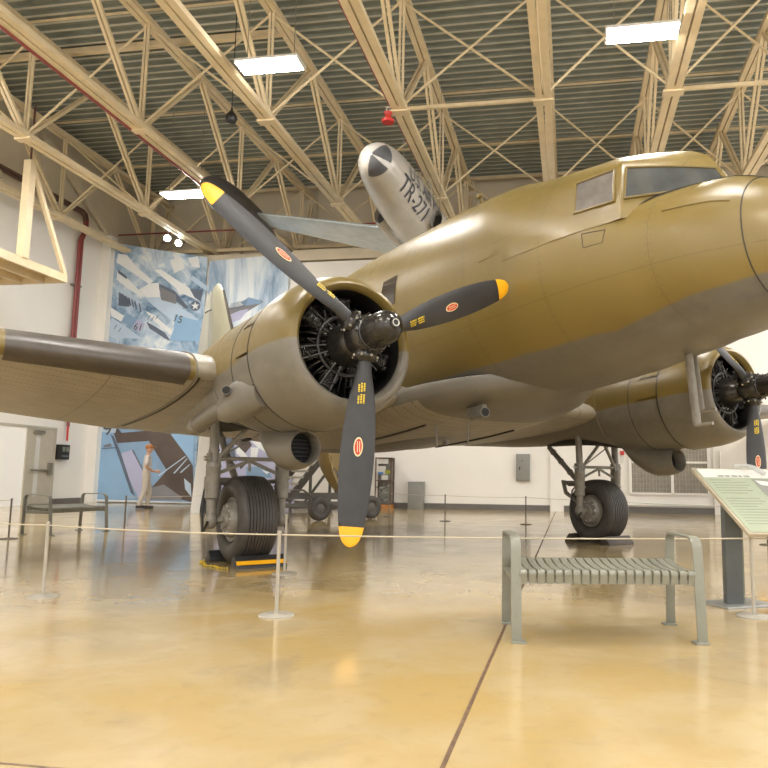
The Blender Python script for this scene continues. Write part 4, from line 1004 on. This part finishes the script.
# ------------------------------------------------------------------ reading rail sign
e = empty('information_sign', (2.31, 5.99, 0), math.radians(3), 'slanted pale green information panel on a dark slate post at the right edge', 'sign')
mb = MB(); mb.box((0, 0, .46), (.135, .075, .92), M_post); mb.box((.075, 0, .46), (.02, .05, .92), M_ink); mb.build('post', e, bevel=.004)
mb = MB(); mb.box((.06, .05, .008), (.50, .34, .016), M_galv, Matrix.Rotation(.3, 3, 'Z')); mb.build('base_plate', e, bevel=.003)
tl = V((-.27, .10, 1.085)); bl = V((-.11, -.55, .60)); rt = V((1, .05, 0)).normalized(); dn = (bl-tl); Lp = dn.length; dn.normalize(); nm = rt.cross(dn); nm = -nm if nm.z < 0 else nm
WP = 1.0
def pp(a, b, h=0): return tl+rt*a+dn*b+nm*h
mb = MB(); mb.prism([pp(0, 0, -.03), pp(WP, 0, -.03), pp(WP+.0, Lp, -.03), pp(0, Lp, -.03)], nm*.03, M_frame); mb.build('panel_board', e, bevel=.003)
mb = MB(); mb.prism([pp(.02, .015, .0005), pp(WP-.02, .015, .0005), pp(WP-.02, Lp-.02, .0005), pp(.02, Lp-.02, .0005)], nm*.004, M_panel)
mb.prism([pp(.03, .02, .0046), pp(WP-.03, .02, .0046), pp(WP-.03, .135, .0046), pp(.03, .135, .0046)], nm*.001, M_white)
for a, L in ((.16, .05), (.22, .04), (.275, .05), (.335, .03), (.38, .05)): mb.prism([pp(a, .105, .0058), pp(a+L, .105, .0058), pp(a+L, .125, .0058), pp(a, .125, .0058)], nm*.0006, M_ink)
M_text = simple('dull green print', (.245, .275, .195), .45, var=.05)
for k in range(17):
    b = .165+.034*k
    if k == 6: continue
    w_ = (.26 if k % 5 else .18)+.02*(k % 3)
    mb.prism([pp(.06, b, .0047), pp(.06+w_, b, .0047), pp(.06+w_, b+.008, .0047), pp(.06, b+.008, .0047)], nm*.0005, M_text)
mb.prism([pp(.42, .15, .0047), pp(.95, .15, .0047), pp(.95, .52, .0047), pp(.42, .52, .0047)], nm*.0008, M_boxg)
for q, mt in (((.44, .17, .56, .25), M_white), ((.56, .2, .76, .30), M_inkd), ((.45, .30, .58, .42), M_ink), ((.54, .38, .77, .50), M_white), ((.46, .45, .56, .50), M_inkd), ((.80, .2, .93, .4), M_ink)):
    mb.prism([pp(q[0], q[1], .0056), pp(q[2], q[1]+.02, .0056), pp(q[2]-.03, q[3], .0056), pp(q[0]+.02, q[3]-.02, .0056)], nm*.0006, mt)
mb.build('printed_panel', e, flat=True)
M_clear = glass_mat('clear acrylic', (.62, .63, .62), .55)
mb = MB(); rr = []
for k in range(9):
    t = k/8; c = pp(.36+.18*t, .01+.11*t, .035+.03*math.sin(t*3)); rr.append([c+rt*(.03*math.cos(a))*(1-.5*abs(t-.5))+nm*(.022*math.sin(a)) for a in [2*PI*j/10 for j in range(10)]])
o = mb.loft(rr, M_clear).build('leaflet_roll'); o.parent = None
o.matrix_world = Matrix.Translation((2.31, 5.99, 0)) @ Matrix.Rotation(math.radians(3), 4, 'Z'); tag(o, 'clear crumpled plastic roll lying on the top edge of the sign panel', 'plastic roll')
mb = MB(); mb.lathe([(0, .045), (.008, .045), (.012, .032), (.075, .008), (.078, 0)], (2.60, 5.96, 0), (0, 0, 1), M_yellow, 16); tag(mb.build('floor_marker_cone'), 'tiny yellow cone on the floor behind the right stanchion base', 'cone')

# ------------------------------------------------------------------ wheel chocks
def chock(c, along, dirn, L, stripe, mat, label, w=.17, h=.125):
    e = empty('wheel_chock', c, 0, label, 'wheel chock', 'wheel chocks')
    A = along.normalized()*L/2; D = dirn.normalized()   # D points away from the tyre
    prof = [(-.02, 0), (w, 0), (w*.95, .03), (w*.45, h), (w*.25, h), (-.02, .05)]
    mb = MB(); mb.prism([-A+D*x+V((0, 0, z)) for x, z in prof], A*2, mat); mb.build('chock_block', e, bevel=.006)
    if stripe:
        mb = MB(); q = [(w*.93, .036), (w*.72, .072)]; n = D*.55+V((0, 0, .5)); n.normalize()
        mb.prism([-A*.99+D*(x+.003)+V((0, 0, z))+n*.002 for x, z in q]+[A*.99+D*(x+.003)+V((0, 0, z))+n*.002 for x, z in q[::-1]], n*.006, M_yellow); mb.build('stripe', e)
    return e
W1 = WHEEL-FW*.09; W2 = W1-ST*5.64
chock(W1+FW*.30-ST*.03, ST, FW, .56, 1, M_black, 'black rubber chock with yellow stripe in front of the large left wheel')
chock(W1-FW*.30-ST*-.02, ST, -FW, .56, 1, M_black, 'black rubber chock with yellow edge behind the large left wheel')
M_chk = simple('dark stained wood', (.055, .042, .032), .6, var=.3)
chock(W2+FW*.30, ST, FW, .55, 0, M_chk, 'dark wooden chock in front of the right wheel'); chock(W2-FW*.30, ST, -FW, .55, 0, M_chk, 'dark wooden chock behind the right wheel')
mb = MB(); a = W1+FW*.42+ST*.335; b = W1-FW*.42+ST*.335
for i in range(30):
    t = i/29; p = a*(1-t)+b*t+ST*(.10*math.sin(PI*t)+.02*math.sin(t*17))+V((0, 0, .012)); d = (b-a).normalized(); mb.tube([p+d*(.021*math.cos(q))+(ST if i % 2 else UPW)*(.010*math.sin(q)) for q in [2*PI*k/10 for k in range(11)]], .003, M_ylet, 5, caps=False)
tag(mb.build('chock_chain'), 'yellow chain on the floor joining the two chocks of the left wheel', 'chain')

# ------------------------------------------------------------------ behind the aeroplane: stairs, drum, tail stand
M_stair = simple('dark grey stair steel', (.10, .092, .08), .5, var=.15); M_tread = simple('pale stair tread edge', (.48, .45, .38), .5, var=.1)
e = empty('boarding_stairs', (-3.92, 20.35, 0), math.radians(50), 'short dark metal boarding stairs with pale treads behind the left landing gear', 'stairs')
for y in (-.42, .42):
    mb = MB(); mb.bar((-.80, y, .28), (.68, y, 1.82), .05, .15, M_stair); mb.bar((-.75, y, .14), (.75, y, .14), .06, .10, M_stair); mb.bar((.62, y, .15), (.62, y, 1.8), .06, .06, M_stair); mb.bar((-.35, y, .15), (.58, y, 1.15), .05, .06, M_stair); mb.build('stringer', e)
for k in range(9): mb = MB(); mb.box((-.68+.163*k, 0, .40+.17*k), (.15, .79, .055), M_tread); mb.build('step', e)
mb = MB(); [mb.bar((x, -.42, .14), (x, .42, .14), .05, .06, M_stair) for x in (-.7, 0, .7)]; [mb.tube([(x, y, 0), (x, y, .14)], .04, M_stair, 8) for x in (-.7, .7) for y in (-.38, .38)]; mb.build('base_frame', e)
# two wheeled trailer carrying an olive dish
e = empty('dish_trailer', (-2.30, 17.0, 0), 0, 'two-wheeled dark trailer with an olive drab dish behind the hanging propeller blade', 'trailer')
mb = MB(); mb.bar((-1.75, -.35, .50), (.55, .1, .50), .08, .13, M_stair); mb.bar((-1.75, .4, .50), (.3, .9, .50), .08, .13, M_stair); mb.bar((-.50, -.95, .27), (.62, .02, .27), .07, .07, M_stair); mb.bar((-1.6, -.6, .33), (.1, -.75, .30), .05, .07, M_stair)
[mb.bar((x, -.35+.2*(x+1.75), .5), (x, .4+.2*(x+1.75), .5), .06, .08, M_stair) for x in (-1.7, -.9, 0)]; mb.tube([(-1.6, -.3, .5), (-1.6, -.3, .0)], .035, M_stair, 8); mb.tube([(-1.2, -.3, .5), (-1.15, -.35, .62), (-.9, -.3, .64), (-.7, -.25, .5)], .025, M_stair, 8); mb.bar((0, .5, .45), (-.1, 1.45, .45), .10, .12, M_stair); mb.tube([(-.1, 1.5, .45), (-.1, 1.5, .0)], .05, M_stair, 8); mb.build('chassis', e)
def trailer_wheel(x, y, rz):
    mb = MB(); R = Matrix.Rotation(rz, 3, 'Z'); a = R @ V((0, 1, 0)); c = V((x, y, .265))
    mb.lathe([(-.07, .12), (-.085, .16), (-.085, .22), (-.06, .255), (0, .265), (.06, .255), (.085, .22), (.085, .16), (.07, .12)], c, a, M_tyre, 32); mb.lathe([(-.075, .13), (-.05, .11), (-.07, .05), (-.07, 0)], c, a, M_stair, 20); mb.lathe([(.07, .13), (.05, .11), (.07, .05), (.07, 0)], c, a, M_stair, 20)
    mb.build('wheel', e)
trailer_wheel(-.41, -.97, .75); trailer_wheel(.60, .03, .75)
M_drum = simple('olive dish paint', (.27, .195, .075), .45, var=.1)
ax = V((.965, -.25, .10)).normalized(); cc = V((-.22, 1.5, 1.78)); mb = MB()
mb.lathe([(-.55, .0), (-.53, .5), (-.42, .9), (-.22, 1.2), (-.04, 1.36), (.10, 1.40), (.12, 1.40), (.12, 1.35), (-.02, 1.31), (-.2, 1.15), (-.4, .85), (-.49, .5), (-.51, 0)], cc, ax, M_drum, 56); dish = mb.build('dish', e, ang=50)
mb = MB(); s1 = ax.cross(UPW).normalized(); s2 = s1.cross(ax)
pts = []
for k in range(49): a0 = 2*PI*k/48; r0 = 1.33 if k % 2 == 0 else 1.10; pts.append(cc+ax*(.10 if k % 2 == 0 else .02)+(s1*math.cos(a0)+s2*math.sin(a0))*r0)
mb.tube(pts, .022, M_drum, 6, caps=False); mb.build('rim_lattice', dish)
mb = MB(); mb.tube([(-.12, 1.5, .45), (-.12, 1.5, .7), cc-ax*.5-UPW*.5], .09, M_stair, 12); mb.tube([(-.35, 1.3, .5), cc-ax*.45-UPW*.6], .05, M_stair, 8); mb.build('mast', e)
mb = MB(); mb.tube([cc-s2*1.28, (-.50, .7, .5), (-.52, .6, .02)], .014, M_stan, 6); mb.build('cable', e)
# support under the aeroplane's tail
ts = AORG+FWP*-13.65; e = empty('tail_support_stand', (ts.x, ts.y, 0), math.radians(12), 'tall off white slab stand with dark machinery behind, under the tail near the mural', 'support stand')
mb = MB(); mb.loft([[V((x+q*a, y, z)) for a, y in ((-.12, -.35), (.12, -.35), (.12, -.27), (-.12, -.27))] for z, x, q in ((0, -.16, .9), (.1, -.16, .9), (1.0, -.08, 1.1), (1.7, -.02, 1.0), (1.93, .0, .8))], M_white); mb.build('slab_panel', e)
mb = MB(); mb.box((.17, -.05, .36), (.46, .5, .72), M_cylb); [mb.box((.0, -.25, 1.0+.25*k), (.08, .06, .2), M_cylb) for k in range(3)]; mb.box((.06, -.29, .95), (.10, .06, 1.9), M_cylb); mb.box((.24, -.29, .95), (.16, .06, 1.75), M_inkd); [mb.tube([(.10, -.30, .3+.3*k), (.34, -.30, .7+.3*k)], .035, M_cylb, 8) for k in range(4)]; mb.build('machinery', e)

# ------------------------------------------------------------------ visitor
def skin_body(name, joints, edges, parent, mat, sub=2):
    me = bpy.data.meshes.new(name); me.from_pydata([j[0] for j in joints], edges, []); o = bpy.data.objects.new(name, me); COL.objects.link(o)
    sk = o.modifiers.new('Skin', 'SKIN'); sk.use_smooth_shade = True
    lay = me.skin_vertices[0] if me.skin_vertices else None
    if lay is None:
        bm = bmesh.new(); bm.from_mesh(me); bm.verts.layers.skin.verify(); bm.to_mesh(me); bm.free(); lay = me.skin_vertices[0]
    for i, j in enumerate(joints): lay.data[i].radius = j[1] if isinstance(j[1], tuple) else (j[1], j[1]); lay.data[i].use_root = (i == 0)
    ss = o.modifiers.new('Sub', 'SUBSURF'); ss.levels = ss.render_levels = sub
    dg = bpy.context.evaluated_depsgraph_get(); m2 = bpy.data.meshes.new_from_object(o.evaluated_get(dg)); m2.materials.clear(); m2.materials.append(mat)
    for p in m2.polygons: p.use_smooth = True
    bpy.data.objects.remove(o); n = bpy.data.objects.new(name, m2); COL.objects.link(n); n.parent = parent
    return n
per = empty('person', (-8.32, 20.55, 0), math.radians(20), 'person in ginger cap, pale shirt and light trousers walking past the mural poster', 'person')
# local: +x = facing direction (to the right), +y = person's left
J = [((0, 0, .93), (.10, .145)), ((.0, 0, 1.10), (.095, .14)), ((.01, 0, 1.30), (.105, .16)), ((.01, 0, 1.44), (.07, .12)), ((.02, 0, 1.51), .052), ((.03, 0, 1.56), .05),
     ((0, .19, 1.40), .055), ((-.01, .245, 1.14), .042), ((.17, .14, 1.02), .033), ((.24, .07, 1.02), .028), ((0, -.19, 1.40), .055), ((-.01, -.245, 1.14), .042), ((.17, -.13, 1.03), .033), ((.24, -.05, 1.03), .028),
     ((0, .09, .86), .085), ((.10, .09, .49), .06), ((.04, .09, .10), .042), ((.14, .09, .045), .038), ((0, -.09, .86), .085), ((-.02, -.09, .48), .06), ((-.16, -.09, .11), .042), ((-.07, -.09, .045), .038)]
ED = [(0, 1), (1, 2), (2, 3), (3, 4), (4, 5), (3, 6), (6, 7), (7, 8), (8, 9), (3, 10), (10, 11), (11, 12), (12, 13), (0, 14), (14, 15), (15, 16), (16, 17), (0, 18), (18, 19), (19, 20), (20, 21)]
body = skin_body('body', J, ED, per, M_skin)
mb = MB(); hc = V((.045, 0, 1.655)); mb.ball(hc, (.095, .075, .118), M_skin, 24, 16); mb.ball(hc+V((.094, 0, -.012)), (.02, .013, .02), M_skin, 8, 6)
for q in (-1, 1): mb.ball(hc+V((.083, q*.03, .015)), .012, M_white, 8, 6); mb.ball(hc+V((.0, q*.076, -.005)), (.02, .01, .03), M_skin, 8, 6); mb.ball(hc+V((.092, q*.03, .015)), .006, M_inkd, 6, 4)
mb.box(hc+V((.085, 0, -.055)), (.01, .04, .008), M_hair)
for q in (-1, 1):                                                            # hands: palm, four fingers, thumb
    h = V((.27, q*.045, 1.025)); mb.ball(h, (.045, .018, .04), M_skin, 12, 8)
    for k in range(4): f = h+V((.035, -q*.004, .026-.017*k)); L = (.055, .065, .062, .05)[k]; mb.tube([f, f+V((L*.5, -q*.008, -.006)), f+V((L*.85, -q*.03, -.012))], [.0095, .009, .007], M_skin, 6)
    mb.tube([h+V((-.01, -q*.01, .03)), h+V((.02, -q*.03, .052)), h+V((.05, -q*.035, .05))], [.011, .010, .008], M_skin, 6)
bm = bmesh.new(); bm.from_mesh(body.data); nm0 = len(bm.faces); tmp = mb.build('tmp_head'); 
for m in tmp.data.materials: body.data.materials.append(m)
bm.from_mesh(tmp.data); bm.faces.ensure_lookup_table()
for f in bm.faces[nm0:]: f.material_index += 1
bm.to_mesh(body.data); bm.free(); bpy.data.objects.remove(tmp)
skin_body('shirt', [((0, 0, .80), (.135, .175)), ((0, 0, 1.10), (.115, .16)), ((.01, 0, 1.30), (.125, .178)), ((.01, 0, 1.43), (.085, .14)), ((0, .20, 1.40), .072), ((-.01, .245, 1.18), .062), ((0, -.20, 1.40), .072), ((-.01, -.245, 1.18), .062)], [(0, 1), (1, 2), (2, 3), (3, 4), (4, 5), (3, 6), (6, 7)], per, M_shirt)
skin_body('trousers', [((0, 0, 1.10), (.10, .145)), ((0, .09, .86), .105), ((.10, .09, .49), .08), ((.045, .09, .06), .062), ((0, -.09, .86), .105), ((-.02, -.09, .48), .08), ((-.165, -.09, .07), .062)], [(0, 1), (1, 2), (2, 3), (0, 4), (4, 5), (5, 6)], per, M_trous)
mb = MB(); mb.ball(hc+V((-.012, 0, .045)), (.112, .092, .088), M_hair, 20, 12); mb.prism([hc+V((.075+.10*math.cos(a), .082*math.sin(a), .055)) for a in [PI*(k/10-.5) for k in range(11)]], (0, 0, .012), M_hair); mb.build('cap', per)
mb = MB()
for x, y, dz in ((.05, .09, 0), (-.15, -.09, .02)): mb.ball((x+.05, y, .04+dz), (.135, .048, .042), M_shoe, 14, 8); mb.box((x+.05, y, .012+dz*.5), (.25, .085, .024), M_shoe)
mb.build('shoes', per)

# ------------------------------------------------------------------ hanging silver jet
JP, JH, JPI, JR = V(T33_POS), *T33_ANG
jf = V((math.cos(JH)*math.cos(JPI), math.sin(JH)*math.cos(JPI), math.sin(JPI))); jl = V((-math.sin(JH), math.cos(JH), 0)); ju = jf.cross(jl)
jl2 = jl*math.cos(JR)+ju*math.sin(JR); ju2 = jf.cross(jl2)
jet = empty('hanging_jet', JP, 0, 'silver jet trainer hung from the roof above the left engine', 'jet')
Mj = Matrix((jf*.82, jl2*.82, ju2*.82)).transposed().to_4x4(); Mj.translation = JP; jet.matrix_world = Mj
jx = [-11.0, -9, -7, -5, -3.6, -2.6, -1.6, -.9, -.4, -.15, -.04, 0]
jT = smooth_interp(jx, [.5, .62, .76, .84, .84, .80, .73, .64, .50, .33, .17, .02]); jB = smooth_interp(jx, [-.2, -.42, -.62, -.70, -.70, -.68, -.63, -.56, -.46, -.34, -.18, .0]); jW = smooth_interp(jx, [.3, .5, .66, .72, .73, .70, .64, .565, .46, .32, .17, .01])
def jsurf(x, p, off=0):   # p = 0 on the port side, pi/2 on top
    w, t, b = jW(x), jT(x), jB(x); return V((x, (w+off)*math.cos(p), (t+b)/2+((t-b)/2+off)*math.sin(p)))
mb = MB(); mb.loft([[jsurf(x, 2*PI*k/96) for k in range(96)] for x in list(np.linspace(-11, -1.5, 40))+list(np.linspace(-1.4, -.2, 16))+[-.14, -.09, -.05, -.02, 0]], M_silver)
def jtext(body, size, x0, p0, L):
    vs, fs = text_mesh(body, size); out = []; k = L/max(a for a, b in vs)
    for a, b in vs: x = x0-a*k; r = (jT(x)-jB(x)+2*jW(x))/4; out.append(jsurf(x, p0+b/r, .016))
    mb.add(out, fs, M_letter)
jtext('U.S. AIR FORCE', .50, -1.25, -.02, 3.75); jtext('TR-271', .60, -.95, -.70, 2.1)
jfus = mb.build('fuselage', jet, ang=60)
for pa, pb in ((-1.75, -.50), (-.15, 1.05)):
    patch(MB(), [(-.004, pb), (-.30, pb), (-.30, pa), (-.004, pa)], M_inkd, 10, 14, .008, fn=jsurf).build('nose_window', jfus)
mb = MB(); rr = []
for x, w, h in ((-2.75, .03, .02), (-3.0, .22, .20), (-3.4, .32, .40), (-4.0, .37, .50), (-4.8, .38, .48), (-5.6, .30, .34), (-6.3, .12, .10), (-6.5, .02, .02)): rr.append([V((x, w*math.cos(a), jT(x)-.06+h*math.sin(a))) for a in [PI*k/14 for k in range(15)]]+[V((x, 0, jT(x)-.12))])
mb.loft(rr, M_canopy); cano = mb.build('canopy', jet, ang=60)
mb = MB()
for x, w, h in ((-3.05, .25, .23), (-4.1, .38, .505)): mb.tube([V((x, w*math.cos(a), jT(x)-.06+h*math.sin(a))) for a in [PI*k/14 for k in range(15)]], .022, M_silver, 6)
mb.build('canopy_frame', cano)
for s in (-1, 1):
    mb = MB(); rr = []
    P = [(-3.25, .80, -.16, .15, .24), (-3.15, .80, -.16, .17, .26), (-3.3, .80, -.16, .20, .30), (-4.0, .74, -.12, .28, .40), (-5.0, .62, -.08, .30, .45), (-6.0, .5, -.05, .2, .4)]
    P = [(-3.5, .79, -.16, .13, .22)]+P; P = [(x-.35, y+.03, z, w, h) for x, y, z, w, h in P]
    mb.loft([[V((x, s*y+w*math.cos(a), z+h*math.sin(a))) for a in [2*PI*k/24 for k in range(24)]] for x, y, z, w, h in P], M_silver, caps=False); it = mb.build('air_intake', jet, ang=50)
    mb = MB(); mb.poly([V((-3.75, s*.82+.15*math.cos(a), -.16+.24*math.sin(a))) for a in [2*PI*k/24 for k in range(24)]], M_dark); mb.build('intake_duct', it)
    mb = MB(); rings = []
    for y, xl, c in ((.5, -4.0, 2.7), (.9, -4.05, 2.6), (5.55, -4.62, 1.15)):
        rings.append([q for q in wing_ring(s*y, xl, -.38+.065*(y-.5), c, tk=.85)])
    wing_loft(mb, rings); w = mb.build('wing', jet, ang=50); w.data.materials.clear(); [w.data.materials.append(M_silvw) for _ in range(2)]
    mb = MB(); tx = smooth_interp([-7.0, -6.2, -5, -3.6, -2.8, -2.35, -2.2], [.03, .24, .44, .48, .40, .22, .01]); mb.lathe([(x, tx(x)) for x in list(np.linspace(-7, -2.5, 26))+[-2.4, -2.3, -2.24, -2.2]], (0, s*5.72, -.12), (1, 0, 0), M_tank, 32); mb.build('tip_tank', jet)
mb = MB(); mb.loft([[V((x, y*t, z)) for x, y in ((-9.0-(z-.4)*.5, 0), (-9.5-(z-.4)*.4, 1), (-10.9, 0), (-9.5-(z-.4)*.4, -1))] for z, t in ((.4, .09), (.8, .06), (1.2, .03))], M_silver); mb.build('tail_fin', jet)
mb = MB()
for a in ((-2.4, 0, jT(-2.4)), (-5.2, .45, .4), (-5.2, -.45, .4)): mb = MB(); p = Mj @ V(a); q = V((p.x, p.y, ZD-.3)); mb.tube([Mj.inverted() @ p, Mj.inverted() @ q], .008, M_gear, 5); mb.build('suspension_cable', jet)


# ------------------------------------------------------------------ camera, world, view
cam = bpy.data.cameras.new('camera'); co = bpy.data.objects.new('camera', cam); COL.objects.link(co)
TILT, ROLL = .1253, .0122
f = V((0, math.cos(TILT), math.sin(TILT))); u = V((0, -math.sin(TILT), math.cos(TILT))); r = V((1, 0, 0))
r2 = r*math.cos(ROLL)+u*math.sin(ROLL); u2 = u*math.cos(ROLL)-r*math.sin(ROLL)
Mc = Matrix((r2, u2, -f)).transposed().to_4x4(); Mc.translation = V((0, 0, .9935)); co.matrix_world = Mc
cam.sensor_width = 36; cam.lens = 731.38/768*36; cam.shift_x = -(446.16-384)/768; cam.clip_end = 200; cam.clip_start = .05
sc.camera = co
w = bpy.data.worlds.new('hangar daylight'); sc.world = w; w.use_nodes = True
bg = w.node_tree.nodes['Background']; bg.inputs[0].default_value = (1.0, .975, .94, 1); bg.inputs[1].default_value = .85
sc.view_settings.view_transform = 'Standard'; sc.view_settings.look = 'None'; sc.view_settings.gamma = 1; sc.view_settings.use_curve_mapping = False
sc.view_settings.exposure = EXPOSURE
sc.cycles.use_denoising = True
try: sc.cycles.denoiser = 'OPENIMAGEDENOISE'
except Exception: pass
sc.cycles.max_bounces = 6; sc.cycles.diffuse_bounces = 4; sc.cycles.glossy_bounces = 4; sc.cycles.sample_clamp_indirect = 8
